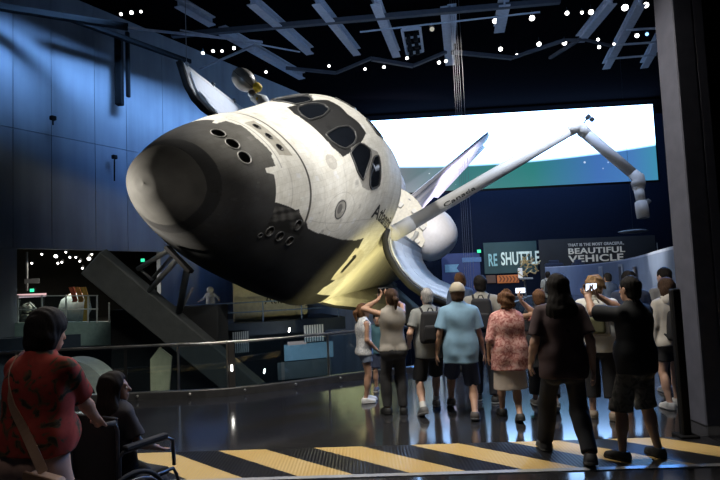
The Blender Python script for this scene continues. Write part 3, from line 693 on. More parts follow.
def path_at(d):
    for a, b in seg:
        l = (b - a).length
        if d <= l: return a + (b - a) * (d / l), (b - a).normalized()
        d -= l
    return seg[-1][1], (seg[-1][1] - seg[-1][0]).normalized()
TOT = sum((b - a).length for a, b in seg)
ref = min(np.linspace(0, TOT, 2000), key=lambda d: (path_at(d)[0] - Vector((rinv.x, rinv.y, 0))).length)
step = .86; k0 = -int(ref / step); ds = [ref + k * step for k in range(k0, int((TOT - ref) / step) + 1)]
for i, d in enumerate(ds):
    p, t = path_at(d); n = Vector((t.y, -t.x, 0)); big = abs(d - ref) < .01; Rz = Matrix.Rotation(math.atan2(t.y, t.x), 3, 'Z')
    if p.y > 30: break
    if big:
        po = mesh('rail_post', *box(rl(p + Vector((0, 0, .435))), (.11, .05, .86), Rz, .008), mat('post_dark_steel', (.16, .15, .14), .35, .9), rail)
        mesh('post_edge', *box(rl(p - t * .07 + Vector((0, 0, .45))), (.018, .06, .89), Rz), M_STEEL, po)
        mesh('post_lamp', *box(rl(p + n * .032 + Vector((0, 0, .44))), (.028, .012, .10), Rz, .008), mat_emit('lamp_white', (1, .97, .9), 14), po)
    elif i % 3 == 0:
        mesh('rail_post', *box(rl(p + Vector((0, 0, .43))), (.022, .05, .86), Rz, .004), M_STEEL, rail)
    mesh('standoff', *cyl(rl(p + t * .2 + n * .045 + Vector((0, 0, .07))), rl(p + t * .2 + n * .075 + Vector((0, 0, .07))), .022, None, 10), M_STEEL, rail, True)
    if i + 1 < len(ds):
        q, _ = path_at(ds[i + 1]); a, b = p + t * .03, q - t * .03
        mesh('glass_panel', *box(rl((a + b) / 2 + Vector((0, 0, .47))), ((b - a).length, .012, .70), Matrix.Rotation(math.atan2((b - a).y, (b - a).x), 3, 'Z')), M_GLASS, rail)

# ------------------------------------------------------------------ leaning support that carries the nose
py = thing('support_pylon', 'thick leaning grey pylon with struts holding up the nose of the spacecraft', 'support', tuple(at(258, 392, 12.9)))
P0 = Vector(py.location)
a, b = at(93.5, 261, 12.1), at(262, 401, 12.9); dd = (b - a).normalized(); vw = ((a + b) / 2 - Vector((0, 0, CAM_H))).normalized()
pu = dd.cross(vw).normalized(); pv = dd.cross(pu).normalized()
pv = (pv + pu * .0).normalized()
M_PYL = mat('pylon_grey', (.10, .112, .115), .6, spec=.2, var=.1)
Rm = Matrix((pu, pv, dd)).transposed(); Rt = Matrix.Rotation(.42, 3, dd)
mesh('slab', *box((a + b) / 2 - P0, (.64, .36, (b - a).length), Rt @ Rm, .02), M_PYL, py)
blk0, blk1 = at(118, 345, 13.4), at(232, 345, 13.4)
mesh('plinth', *box(at(172, 352, 13.7) - P0, (2.5, 1.0, 2.15), None, .02), mat('plinth_black', (.012, .014, .016), .7), py)
M_STRUT = mat('strut_grey', (.32, .33, .33), .4, .3)
for (p, q, r) in (((169, 250, 11.6), (138, 269, 12.1), .052), ((178, 258, 11.5), (149, 291, 12.15), .055), ((172, 256, 12.0), (152, 279, 12.4), .035), ((139, 268, 12.1), (152, 280, 12.3), .03), ((187, 270, 11.7), (179, 312, 12.3), .07), ((193, 288, 12.2), (179, 313, 12.3), .03)):
    mesh('strut', *cyl(at(*p) - P0, at(*q) - P0, r, None, 12), M_STRUT if r != .07 else M_DSTEEL, py, True)
mesh('mount_bracket', *bar(at(167, 247, 11.5) - P0, at(191, 272, 11.3) - P0, .16, .07), M_BLACK, py)

# ------------------------------------------------------------------ things seen through and below the railing
o = mesh('pit_panel', *prism([(0, -1.2), (0, 0.12), (.19, .36), (.42, .15), (.30, -1.2)], .08, at(151, 365, 11.6), (1, .15, 0), (0, 0, 1)), mat('panel_olive', (.30, .29, .20), .6))
tag(o, 'pale olive pointed panel standing in the pit behind the railing glass', 'panel')
c = at(72, 402, 11.4); rows = []
for t in np.linspace(-.1, PI + .1, 26): rows.append([c + Vector((math.cos(t) * r, dy, math.sin(t) * r)) for r, dy in ((.86, -.25), (.86, .35), (.62, .35), (.60, -.22))])
arch = mesh('model_arch', *rings(rows), mat('arch_white', (.62, .62, .57), .45), None, False); tag(arch, 'pale curved arch of a model seen through the railing glass beside the red shirted woman', 'model')
mesh('arch_spoke', *join(*[cyl(c, c + Vector((math.cos(t) * .62, 0, math.sin(t) * .62)), .02, None, 8) for t in np.linspace(.3, PI - .3, 5)]), M_GREY, arch)
mesh('arch_hub', *cyl(c + Vector((0, -.1, 0)), c + Vector((0, .1, 0)), .12), M_DSTEEL, arch)

# far platform: railing, figure, bowl, name panel, lower gallery
fr = thing('platform_railing', 'blue lit tubular railing on the far platform beneath the nose', 'railing', tuple(plat(PL / 2, 0, 0)))
f0 = Vector(fr.location)
for z in (.5, .95): mesh('rail', *cyl(plat(7.8, .1, z) - f0, plat(PL - .2, .1, z) - f0, .028, None, 8), mat('rail_blue', (.16, .24, .42), .5), fr, True)
for s in np.linspace(7.9, PL - .3, 5): mesh('rail_post', *cyl(plat(s, .1, 0) - f0, plat(s, .1, .97) - f0, .035, None, 8), mat('rail_blue', (.16, .24, .42)), fr, True)
bc = at(189, 313, 26.9)
o = mesh('display_bowl', *lathe([(.0, .25), (.10, .45), (.40, .68), (.62, .78), (.62, .72), (.4, .6)], (bc.x, bc.y, .02), (0, 0, 1), 28), mat('bowl_blue', (.30, .55, .80), .5), smooth=True)
tag(o, 'pale blue bowl shaped exhibit on the far platform beneath the nose', 'exhibit')
pc = at(272, 300, 28.2)
pn = mesh('name_panel', *box((pc.x - .1, pc.y + .3, 1.15), (3.7, .12, 2.3), RP, .02), mat('panel_beige', (.42, .40, .33), .7)); tag(pn, 'beige wall panel with a dark name on the far platform under the belly', 'panel')
mesh('panel_lettering', *put(text_mesh('Atlantis', .62, .01), pc + Vector((-.35, -.1, -.18)), pd, (0, 0, 1)), mat('letter_dark', (.02, .02, .02)), pn)
def lit_panel(name, label, cat, px, py, d, w, h, col, estr=0, group=None, th=.1):
    p = at(px, py, d); m = mat(name + '_face_%d_%d' % (px, py), col, .6, emit=col if estr else None, estr=estr, var=.06)
    o = mesh(name, *box(p, (w, th, h), RP, .01), m); return tag(o, label, cat, group)
o = lit_panel('display_case', 'glowing pale blue display case in the gallery under the far platform', 'display', 309, 351, 27.2, 2.4, .75, (.20, .33, .42), .25)
mesh('case_header', *box(at(297, 343, 27.0), (.9, .06, .16), RP), mat_emit('header_pink', (.8, .6, .55), .4), o)
o = lit_panel('display_plinth', 'grey plinth under the glowing display case below the far platform', 'plinth', 305, 369, 27.0, 2.6, .8, (.16, .18, .18))
for i, (px, py, w, h) in enumerate(((241, 342, .75, .95), (314, 333, .95, .75))):
    p = at(px, py, 26.2); o = mesh('slatted_screen', *box(p, (w, .05, h), RP), M_DSTEEL)
    tag(o, ('white slatted screen beside the railing post in the lower gallery', 'grey slatted screen above the glowing display case')[i], 'screen')
    for k in range(8): mesh('screen_slat', *box(p + pd * (w * (k - 3.5) / 8) + Vector((0, -.06, 0)), (w / 16, .04, h), RP), mat('slat_grey', (.42, .42, .40), .5), o)
for i, (px, py) in enumerate(((289, 331.5), (264, 373))):
    o = mesh('spotlight', *join(cyl(at(px, py, 26.4), at(px, py, 26.4) + Vector((0, .25, .12)), .035), ball(at(px, py, 26.3), .022)), mat_emit('lamp_white', (1, .97, .9), 14), smooth=True)
    tag(o, ('small bright lamp under the far platform above the display case', 'small bright lamp low in the lower gallery beyond the railing')[i], 'lamp')

# gallery behind the left opening
def gal(px, py, d): return at(px, py, d)
g = thing('gallery_railing', 'white framed glass railing at the lit gallery opening on the left', 'railing', tuple(at(80, 322, 24.2)))
g0 = Vector(g.location)
for k, px in enumerate((18, 42, 66, 88, 97, 109)):
    mesh('rail_post', *bar(at(px, 323, 24.2) - g0, at(px, 295 if px < 100 else 303, 24.2) - g0, .05, .05), mat('rail_white', (.65, .68, .64), .5), g)
for y in (295.5, 309): mesh('rail', *bar(at(18, y + .5, 24.2) - g0, at(98, y, 24.2) - g0, .045, .045), mat('rail_white', (.65, .68, .64)), g)
mesh('glass_panel', *bar(at(18, 309, 24.25) - g0, at(98, 309, 24.25) - g0, 1.1, .012, (0, 1, 0)), M_GLASS, g)
pf = mesh('gallery_parapet', *bar(at(16, 334.5, 24.3), at(118, 333, 24.3), .2, 1.0), mat('parapet_green', (.30, .42, .38), .6)); pf['kind'] = 'structure'; pf.name = 'wall_parapet'
o = mesh('exhibit_capsule', *lathe([(-.75, .15), (-.6, .5), (-.1, .72), (.4, .62), (.75, .2)], at(75, 308, 27.5), (.6, 0, .6), 20), mat('capsule_white', (.62, .62, .55), .5), smooth=True)
tag(o, 'rounded white exhibit behind the railing of the lit gallery', 'exhibit')
for i, (px, col, lb) in enumerate(((72, (.45, .09, .04), 'dark red hanging banner, left of three slanted ones in the gallery'), (78, (.50, .20, .04), 'rust orange hanging banner, middle of three slanted ones in the gallery'), (84, (.62, .34, .06), 'amber curved banner, right of three slanted ones in the gallery'))):
    b0 = at(px - 1, 287, 26.4); b1 = at(px + 3, 300, 26.4); b2 = at(px + (2 if i < 2 else 1), 321 if i == 2 else 302, 26.4)
    rows = [[p + Vector((-.11, dy, 0)) for dy in (0, .05)] + [p + Vector((.11, dy, 0)) for dy in (.05, 0)] for p in (b0, b1, b2)]
    o = mesh('slanted_banner', *rings(rows), mat('banner_%d' % i, col, .7, emit=None)); tag(o, lb, 'banner', 'slanted banners in the gallery')
o = mesh('lit_sign_strip', *box(at(31, 295.5, 25.4), (1.2, .06, .16), RP), mat('strip_sign', (.5, .3, .3), .5, emit=(1, .62, .62), estr=.8)); tag(o, 'narrow pinkish white lit sign strip in the left gallery', 'sign')
for i, (px, py, d, lb) in enumerate(((32, 290.3, 25.6, 'small green lit sign above the strip in the left gallery'), (142.7, 260.2, 26.2, 'small green lit sign by the struts under the nose'), (479, 251.2, 51.9, 'small green lit sign above the blue board on the far wall'))):
    w = d / FPX * 3.6; o = mesh('exit_sign', *box(at(px, py, d), (w, .05, w * .85), RP if i < 2 else None, .005), mat_emit('exit_green', (.04, .9, .42), 1.4)); tag(o, lb, 'sign', None)
    mesh('sign_housing', *box(at(px, py, d) + Vector((0, .08, .0)), (w * 1.15, .08, w), RP if i < 2 else None, .005), M_BLACK, o)
o = mesh('machine_model', *join(cyl(at(22, 318, 26.5), at(36, 318, 26.5), .16), ball(at(27, 308, 26.5), .22), tube([at(20, 318, 26.4), at(21, 307, 26.4), at(30, 303, 26.4), at(36, 309, 26.4)], .05)), mat('model_cream', (.55, .52, .42), .5), smooth=True); tag(o, 'cream pipework model behind the gallery railing at far left', 'model')
o = mesh('display_column', *join(bar(at(27, 291, 26), at(27, 252, 26), .07, .07), box(at(32, 281, 26), (.6, .05, .22), RP)), M_GREY); tag(o, 'thin grey post with a small plate inside the left gallery', 'post')
# ------------------------------------------------------------------ lamps
def fixture(name, p, aim, r, label, group, m, house=True):
    t = thing(name, label, 'lamp', tuple(p), 0, group); d = (Vector(aim) - p).normalized()
    if house:
        mesh('housing', *lathe([(-r * 3.2, r * .55), (-r * 2.6, r), (0, r * 1.15), (.02, r * 1.15)], (0, 0, 0), d, 14, True), M_BLACK, t, True)
        mesh('bracket', *tube([-d * r * 1.6, -d * r * 1.6 + Vector((0, 0, r * 2.4))], r * .15, 6), M_DSTEEL, t)
    mesh('lens', *lathe([(.0, r * .9), (.03, r * .9), (.05, r * .6), (.055, .01)], (0, 0, 0), d, 14), m, t, True)
M_LW, M_LB = mat_emit('lens_white', (1, .97, .92), 7), mat_emit('lens_blue', (.25, .5, 1), 3)
GL = [(23, 247), (42, 254), (56, 256), (66, 252), (70, 257), (76, 257), (89, 258.5), (92, 254), (58, 263), (62, 262), (80, 261), (82.5, 268), (32, 263)]
order = sorted(range(len(GL)), key=lambda i: GL[i][0])
ORD = ['first', 'second', 'third', 'fourth', 'fifth', 'sixth', 'seventh', 'eighth', 'ninth', 'tenth', 'eleventh', 'twelfth', 'thirteenth', 'fourteenth', 'fifteenth', 'sixteenth', 'seventeenth', 'eighteenth', 'nineteenth', 'twentieth']
for n_, i in enumerate(order):
    p = at(GL[i][0], GL[i][1], 25.4 + .55 * (i % 4)); fixture('track_light', p, p + Vector((.3, -2, -1.2)), .05 if i not in (2, 6) else .09, 'small white track lamp in the left gallery, %s counting from the left' % ORD[n_], 'gallery track lamps', M_LW)
# overhead lamps of the great hall (pixel, size, colour)
HL = [(121, 14, .9), (131.5, 12.5, 1.1), (141, 11.5, .8), (203, 53, .9), (213, 51, .9), (222, 51, .8), (234, 48, 1), (266, 72, .8), (329, 66, .8), (365, 69, .8), (384, 67, .9), (407, 58, .9), (432, 29, 1.4), (439, 62.5, 1), (446, 61, .9),
      (495, 21, 1.5), (532, 18, 1.6), (500.5, 49, 1.2), (517, 55.5, 1.1), (539, 44, 1.3), (567, 13, 1.2), (582, 12.5, .9), (591, 12, 1.5), (625, 7.5, 1.9), (646, 5, 1.6), (637, 35.5, 1.2), (647, 34, 1.0), (598, 39.5, .9), (599, 47, 1.0), (614, 44, .7), (564.5, 43, 1.3)]
ZB_ = 13.2
HL.sort()
for n_, (px, py, sz) in enumerate(HL):
    p = at_z(px, py, ZB_ + .4 if py < 60 else ZB_ - .2); d = (Vector((0, 0, CAM_H)) - p).normalized(); side = 'left' if px < 300 else 'right'
    fixture('ceiling_spotlight', p, p + d * 2 + Vector((0, 0, -.5)), .085 * sz * p.y / 26, 'white spotlight under the dark roof, %s counting from the %s edge of the photo' % (ORD[n_] if n_ < 16 else ORD[len(HL) - 1 - n_], 'left' if n_ < 16 else 'right'), 'roof spotlights', M_LB if px == 647 else M_LW if px != 432 else mat_emit('lens_dim', (.9, .85, .7), .5))
# ------------------------------------------------------------------ roof steel
M_BEAM = mat('roof_steel', (.42, .45, .52), .6)
M_BEAMD = mat('dark_roof_steel', (.05, .055, .07), .6)
def ibeam(p, q, w, h):
    """an I section: two flanges and a web"""
    up = Vector((0, 0, 1)); a_, b_ = Vector(p), Vector(q)
    return join(bar(a_ + up * h / 2, b_ + up * h / 2, w, h * .12), bar(a_ - up * h / 2, b_ - up * h / 2, w, h * .12), bar(a_, b_, w * .14, h))
BEAMS = [((222, 30), (302, 76), .42, 'D'), ((251, 0), (310, 51), .42, 'D'), ((316, 0), (357, 52), .40, 'D'), ((375, 0), (396.5, 54), .42, 'D'), ((446, 10), (450, 62), .50, 'D'), ((452, 8), (451.5, 40), .40, 'D'), ((504.5, 1), (499, 29), .50, 'D'),
         ((612, 0), (580, 39), .42, 'D'), ((641, 1), (606, 66), .42, 'D'), ((660, 36), (644, 65), .42, 'D'), ((178, 2), (212, 22), .4, 'D')]
for i, (p, q, w, _) in enumerate(BEAMS):
    o = mesh('ceiling_beam', *ibeam(at_z(*p, ZB_ + .5), at_z(*q, ZB_ + .5), w, .35), M_BEAM); o['kind'] = 'structure'
for p, q, w, z in (((172, 35.5), (560, 1), .30, 13.6), ((0, 7), (128, 27), .35, 13.6), ((60, 15), (190, 62), .30, 13.9), ((128, 28), (262, 42), .12, 13.0), ((200, 69), (262, 42), .12, 13.0), ((286, 68), (336, 73), .2, 12.8), ((336, 73), (372, 58), .18, 12.8), ((372, 59), (413, 66), .25, 12.8), ((413, 66), (446, 52), .2, 12.8), ((452, 52), (512, 58), .25, 12.8), ((512, 58), (565, 40), .2, 12.8),
                   ((565, 40), (586, 40), .15, 12.8), ((586, 40), (612, 46), .15, 12.8), ((550, 58), (580, 39), .2, 12.8), ((627, 30), (662, 28), .12, 13.4), ((617, 45), (660, 42), .12, 13.4), ((607, 59), (656, 55), .12, 13.4), ((360, 32), (540, 12), .06, 13.2), ((180, 30), (300, 52), .05, 12.9)):
    o = mesh('ceiling_beam', *bar(at_z(*p, z), at_z(*q, z), w * .8, max(.06, w * .7)), M_BLACK if p[0] < 100 else M_BEAMD if z == 12.8 or w >= .3 else M_BEAM); o['kind'] = 'structure'
# lighting rack
lr = thing('lighting_rack', 'small steel lighting rack hanging under the roof above the cabin', 'rack', tuple(at_z(413, 40, ZB_)))
l0 = Vector(lr.location); q = [at_z(*k, ZB_) - l0 for k in ((402, 30), (420, 28), (423, 51), (407, 54))]
for i in range(4): mesh('rack_rail', *bar(q[i], q[(i + 1) % 4], .12, .12), M_BEAM, lr)
for f in (.33, .66): mesh('rack_bar', *bar(q[0].lerp(q[3], f), q[1].lerp(q[2], f), .08, .08), M_BEAM, lr)
for f in (.2, .5, .8):
    for gq in (.3, .7): mesh('rack_lamp', *cyl(q[0].lerp(q[3], f).lerp(q[1].lerp(q[2], f), gq), q[0].lerp(q[3], f).lerp(q[1].lerp(q[2], f), gq) + Vector((0, 0, -.35)), .09, .11, 10), M_BLACK, lr, True)
# post hanging against the left wall
hp = wall_pt(wall_s(115), 0, .5); o = mesh('hanging_duct', *join(box((hp.x, hp.y, 12.9), (.35, .35, 3.6), None, .03), box((hp.x + .45, hp.y, 13.2), (.18, .2, 3.4), None, .03)), M_BLACK); tag(o, 'black vertical duct hanging in front of the blue wall', 'duct')
for i, (px, y0, y1) in enumerate(((114.5, 157, 181), (53, 118, 125))):
    s_ = wall_s(px); d_ = wall_pt(s_, 0, .1).y; a = at(px, y0, d_); b = at(px, y1, d_)
    o = mesh('wall_bracket', *join(bar(a, b, .05, .05), box(a, (.25, .2, .2), RW, .03)), M_BLACK); tag(o, ('small black wall bracket with a hanging rod left of the nose', 'small black bracket high on the blue wall')[i], 'bracket')
# hanging cables in front of the screen
for i, (px, x2) in enumerate(((453.5, 456), (455.6, 458), (457.5, 460), (459.5, 462), (461.5, 465))):
    p = at(x2, 115, 25.5); o = mesh('hanging_cable', *cyl((p.x, p.y, -7), (p.x, p.y, 15.8), .007, None, 6), mat('cable_grey', (.13, .13, .14), .6), smooth=True)
    tag(o, 'thin steel cable hanging before the screen, %s of five from the left' % ORD[i], 'cable', 'cables hanging in front of the screen')
p = at(186.5, 62, 20.2); o = mesh('hanging_cable', *cyl(p, (p.x, p.y, 15.8), .012, None, 6), mat('cable_grey', (.42, .42, .42)), smooth=True); tag(o, 'lone thin cable down to the raised far door tip', 'cable')

# ------------------------------------------------------------------ projection screen on the far wall
def mat_screen(w, h):
    m = bpy.data.materials.new('projected_earth'); m.use_nodes = True; nt = m.node_tree; N = nt.nodes; b = N['Principled BSDF']; b.inputs['Base Color'].default_value = (.05, .05, .05, 1)
    tc = N.new('ShaderNodeTexCoord'); sp = N.new('ShaderNodeSeparateXYZ'); nt.links.new(tc.outputs['Object'], sp.inputs[0])
    def M(op, a, b_=None, c_=None):
        n = N.new('ShaderNodeMath'); n.operation = op
        for i, v in enumerate((a, b_, c_)):
            if v is None: continue
            if hasattr(v, 'links'): nt.links.new(v, n.inputs[i])
            else: n.inputs[i].default_value = v
        return n.outputs[0]
    x, z = sp.outputs[0], sp.outputs[2]
    xr = M('SUBTRACT', x, -w * .10); limb = M('ADD', M('MULTIPLY', M('MULTIPLY', xr, xr), .0042), -h * .155 )   # curved edge of the planet
    dz = M('SUBTRACT', z, limb)
    rp = N.new('ShaderNodeValToRGB'); el = rp.color_ramp.elements; el[0].position = .47; el[0].color = (0, 0, 0, 1); el[1].position = .53; el[1].color = (1, 1, 1, 1)
    nt.links.new(M('MULTIPLY_ADD', dz, .12, .5), rp.inputs[0])
    cr = N.new('ShaderNodeValToRGB'); e = cr.color_ramp.elements; cols = [(0, (.22, .23, .25)), (.12, (.17, .20, .22)), (.32, (.03, .17, .17)), (.58, (.02, .20, .19)), (.80, (.05, .16, .45)), (.92, (.06, .20, .48)), (1, (.05, .27, .42))]
    while len(e) < len(cols): e.new(.5)
    for k, (p_, c_) in zip(e, cols): k.position = p_; k.color = (*c_, 1)
    nt.links.new(M('MULTIPLY_ADD', x, 1 / w, .5), cr.inputs[0])
    vo = N.new('ShaderNodeTexVoronoi'); vo.inputs['Scale'].default_value = 1.0; nt.links.new(tc.outputs['Object'], vo.inputs['Vector'])
    st = M('MULTIPLY', M('LESS_THAN', vo.outputs['Distance'], .10), .5)
    add = N.new('ShaderNodeMix'); add.data_type = 'RGBA'; add.blend_type = 'ADD'; add.inputs[0].default_value = 1; nt.links.new(cr.outputs[0], add.inputs[6]); nt.links.new(st, add.inputs[7])
    mx = N.new('ShaderNodeMix'); mx.data_type = 'RGBA'; nt.links.new(rp.outputs[0], mx.inputs[0]); nt.links.new(add.outputs[2], mx.inputs[6]); mx.inputs[7].default_value = (2.8, 4.9, 8.6, 1)
    nt.links.new(mx.outputs[2], b.inputs['Emission Color']); b.inputs['Emission Strength'].default_value = 1.0; return m
tl_, tr_, br_ = at(366, 125, 49.5), at(650.5, 101, 48.0), at(655, 177, 48.0)
sw = (tr_ - tl_).length + .2; sh_ = (tr_ - br_).length; ang = math.atan2(tr_.y - tl_.y, tr_.x - tl_.x)
scr = mesh('projection_screen', *box((0, 0, 0), (sw, .12, sh_)), mat_screen(sw, sh_)); scr.location = (tl_ + tr_) / 2 - Vector((0, 0, sh_ / 2)); scr.rotation_euler = (0, 0, ang)
tag(scr, 'huge bright screen showing the white glowing limb of a planet above teal', 'screen')
mesh('screen_frame', *join(*[box(c_, s_) for c_, s_ in (((0, .1, sh_ / 2 + .08), (sw + .3, .3, .14)), ((0, .1, -sh_ / 2 - .08), (sw + .3, .3, .14)), ((sw / 2 + .08, .1, 0), (.14, .3, sh_)), ((-sw / 2 - .08, .1, 0), (.14, .3, sh_)))]), M_BLACK, scr)

# ------------------------------------------------------------------ boards with lettering on the far wall
YB = 51.9
def wall_at(px, py): p = at(px, py, 51); return Vector((p.x * 52.1 / p.y, 52.1, CAM_H + (p.z - CAM_H) * 52.1 / p.y))
def board(name, label, px0, py0, px1, py1, col, y_off=0, est=0, cat='sign'):
    a, b = wall_at(px0, py0), wall_at(px1, py1); c_ = (a + b) / 2 + Vector((0, y_off, 0))
    o = mesh(name, *box(c_, (abs(b.x - a.x), .12, abs(a.z - b.z)), None, .02), mat(name + '_%d' % px0, col, .7, var=.12, scale=.8, emit=col if est else None, estr=est)); return tag(o, label, cat), a, b
def letters(parent, s, px, py, size, col, est=0, stretch=1, width=None, nm='sign_lettering'):
    tv, tf = text_mesh(s, size, .02, 1.06, .022); tw = max(p[0] for p in tv) - min(p[0] for p in tv)
    k = (width / tw) if width else stretch; p = wall_at(px, py) + Vector((0, -.12, 0))
    return mesh(nm, [p + Vector((x * k, -z, y)) for x, y, z in tv], tf, mat('letters_%s_%d' % (nm, px), col, .6, emit=col if est else None, estr=est, var=.03), parent)
sb, a, b = board('shuttle_sign', 'dark green board lettered SHUTTLE above an orange arrow strip', 483, 243, 538, 272, (.02, .055, .06))
wpx = 52.1 / FPX
letters(sb, 'SHUTTLE', 501, 265.0, 1.62, (.55, .66, .62), .25, width=38 * wpx)
letters(sb, 'RE', 488.2, 266.0, 1.55, (.22, .42, .45), .15, width=8.6 * wpx)
ob, a, b = board('arrow_strip', 'orange strip of chevron arrows below the green lettered board', 497, 275.5, 519, 282.5, (.50, .15, .04), .02, .12)
for k in range(6):
    p = wall_at(498.5 + k * 3.4, 279); mesh('chevron', *prism([(0, -.27), (.13, -.27), (.30, 0), (.13, .27), (0, .27), (.17, 0)], .03, p + Vector((0, -.08, 0)), (1, 0, 0), (0, 0, 1)), mat('chevron_dark', (.16, .05, .02), .6), ob)
o, a, b = board('brown_panel', 'dim brown panel to the left of the orange chevron strip', 486, 275.5, 496, 283, (.10, .055, .04), .02)
bb, a, b = board('blue_board', 'deep blue information board with paler bars on the far wall', 441, 254, 482, 298, (.018, .035, .13), .02)
mesh('board_bar', *box((wall_at(462, 258.5) + wall_at(481, 261)) / 2 + Vector((0, -.1, 0)), (19 * wpx, .03, .42)), mat('bar_blue', (.06, .14, .30), .6), bb)
mesh('board_arrow', *prism([(0, 0), (1.3, 0), (1.05, .35), (1.3, .7), (0, .7)], .03, wall_at(445, 272.5) + Vector((0, -.08, 0)), (1, 0, 0), (0, 0, 1)), mat('bar_teal', (.10, .24, .38), .6), bb)
vb, a, b = board('vehicle_sign', 'big dark photo board lettered BEAUTIFUL VEHICLE', 538.5, 240, 658, 277, (.022, .022, .026), .05)
letters(vb, 'THAT IS THE MOST GRACEFUL,', 567.5, 246.6, .36, (.50, .48, .45), .1, width=56 * wpx, nm='quote_lettering')
letters(vb, 'BEAUTIFUL', 567.5, 254.2, .72, (.62, .58, .50), .15, width=56.5 * wpx)
letters(vb, 'VEHICLE', 568.5, 262.4, .86, (.62, .58, .50), .15, width=55 * wpx)
mesh('board_edge', *box(wall_at(657.5, 257) + Vector((0, -.1, 0)), (.06, .06, 2.6)), M_GREY, vb)
pd_ = wall_at(633, 231.5); hd_ = Vector((pd_.x * .72, pd_.y * .72, CAM_H + (pd_.z - CAM_H) * .72)); o = mesh('hanging_disc', *ball((pd_.x * .72, pd_.y * .72, CAM_H + (pd_.z - CAM_H) * .72), .92, 28, (1, 1, .13)), mat('disc_grey', (.22, .21, .23), .5), smooth=True); tag(o, 'flat grey disc hanging high before the lettered board', 'disc'); mesh('suspension_wire', *cyl(hd_, (hd_.x, hd_.y, 16), .01, None, 6), M_DSTEEL, o)

# ------------------------------------------------------------------ curved ramp wall sweeping round the right of the hall
cw = [at(545, 269.5, 47), at(572, 267, 43), at(597, 264.6, 35), at(615, 262.4, 27.5), at(630, 260, 21.5), at(643, 257.3, 17), at(654, 254.4, 13.8), at(668, 251.2, 11.4), at(684, 248, 10.0), at(715, 240, 8.9), at(760, 232, 8.4)]
cw = smooth_path([Vector((p.x, p.y, 2.12)) for p in cw], 5); rows = []
for i, p in enumerate(cw):
    t = (cw[min(i + 1, len(cw) - 1)] - cw[max(i - 1, 0)]).normalized(); n = Vector((t.y, -t.x, 0))
    rows.append([p + n * .0 + Vector((0, 0, -2.12)), p, p - n * .0 + n * -.16, p - n * .16 + Vector((0, 0, -2.12))])
def mat_ramp():
    m = mat('ramp_wall_blue', (.20, .26, .40), .6, var=.08, scale=1); return m
o = mesh('wall_ramp', *rings(rows), mat_ramp()); o['kind'] = 'structure'
rows = [[p + Vector((0, 0, .0)), p + Vector((0, 0, .06)), p + Vector((.06, .1, .06)), p + Vector((.06, .1, 0))] for p in cw]
o = mesh('trim_2', *rings(rows), mat('ramp_cap', (.45, .52, .68), .5)); o['kind'] = 'structure'
def ramp_panel(i, w, h, z, col, label, inner=None):
    p, q = cw[i], cw[i + 1]; t = (q - p).normalized(); n = Vector((t.y, -t.x, 0))
    if n.dot(Vector((0, 0, 0)) - p) < 0: n = -n
    c_ = Vector((p.x, p.y, z)) + n * .06; Rz = Matrix((t, -n, Vector((0, 0, 1)))).transposed()
    o = mesh('framed_picture', *box(c_, (w, .05, h), Rz, .01), mat('picture_%d' % i, col, .5)); tag(o, label, 'picture', 'pictures on the curved wall')
    if inner: mesh('picture_image', *box(c_ + n * .03, (w * .7, .02, h * .78), Rz), mat('picture_in_%d' % i, inner, .5), o)
ramp_panel(11, 1.5, .85, 1.55, (.62, .64, .68), 'pale square notice on the curved ramp wall, farthest of the three pictures', (.45, .5, .6))
ramp_panel(17, 1.5, 1.0, 1.5, (.40, .42, .46), 'grey framed picture of a figure, middle picture on the curved ramp wall', (.05, .05, .07))
ramp_panel(22, .9, .8, 1.45, (.06, .06, .08), 'dark framed picture with a white image, nearest picture on the curved ramp wall', (.5, .5, .5))
for i, (px, py, w) in enumerate(((554, 266.0, 1.0), (578, 265.5, .7))):
    p = at(px, py, 48.5); o = mesh('dark_cabinet', *join(box((p.x, p.y, (p.z + .25) / 2), (w * 1.5, .6, p.z + .25), None, .1), box(p + Vector((0, 0, .35)), (w * .8, .4, .3), None, .06)), mat('case_navy', (.02, .03, .07), .5)); tag(o, ('dark blue cabinet rising beyond the start of the ramp wall', 'smaller dark cabinet beyond the ramp wall, right of the larger one')[i], 'cabinet')

bp_ = at_z(686, 437, 0); o = mesh('barrier_post', *join(box((bp_.x, bp_.y, .78), (.10, .08, 1.56), None, .015), box((bp_.x, bp_.y, .015), (.2, .2, .03), None, .01)), mat('post_black', (.006, .006, .007), .6, spec=.2)); tag(o, 'slim black post standing against the left edge of the dark column', 'post')
# ------------------------------------------------------------------ golden spacecraft model beyond the crowd
gm = thing('gold_instrument', 'golden tangled instrument model with a white panel beyond the crowd', 'model', tuple(at_z(526, 290, 0) if False else (at(526, 300, 27).x, at(526, 300, 27).y, 0)))
g0 = Vector(gm.location); rnd = random.Random(5); gc = at(526.5, 269, 27) - g0; tubes = []
for k in range(26):
    a = Vector((rnd.uniform(-.4, .4), rnd.uniform(-.3, .3), rnd.uniform(-.36, .4))); b = a + Vector((rnd.uniform(-.4, .4), rnd.uniform(-.2, .2), rnd.uniform(-.3, .3)))
    tubes.append(tube([gc + a, gc + (a + b) / 2 + Vector((0, 0, rnd.uniform(-.12, .12))), gc + b], .03, 6))
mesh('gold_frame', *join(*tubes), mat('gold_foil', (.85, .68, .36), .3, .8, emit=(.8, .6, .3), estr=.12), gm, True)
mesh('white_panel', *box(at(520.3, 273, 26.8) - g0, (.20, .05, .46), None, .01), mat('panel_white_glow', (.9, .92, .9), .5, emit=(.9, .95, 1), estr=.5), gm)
mesh('pedestal', *join(box((0, 0, .35), (.9, .7, .7), None, .03), cyl((0, 0, .7), (0, 0, gc.z), .05)), M_GREY, gm)
mesh('tray', *box(at(526, 278.5, 26.8) - g0, (.55, .4, .09), None, .02), M_WHITE, gm)

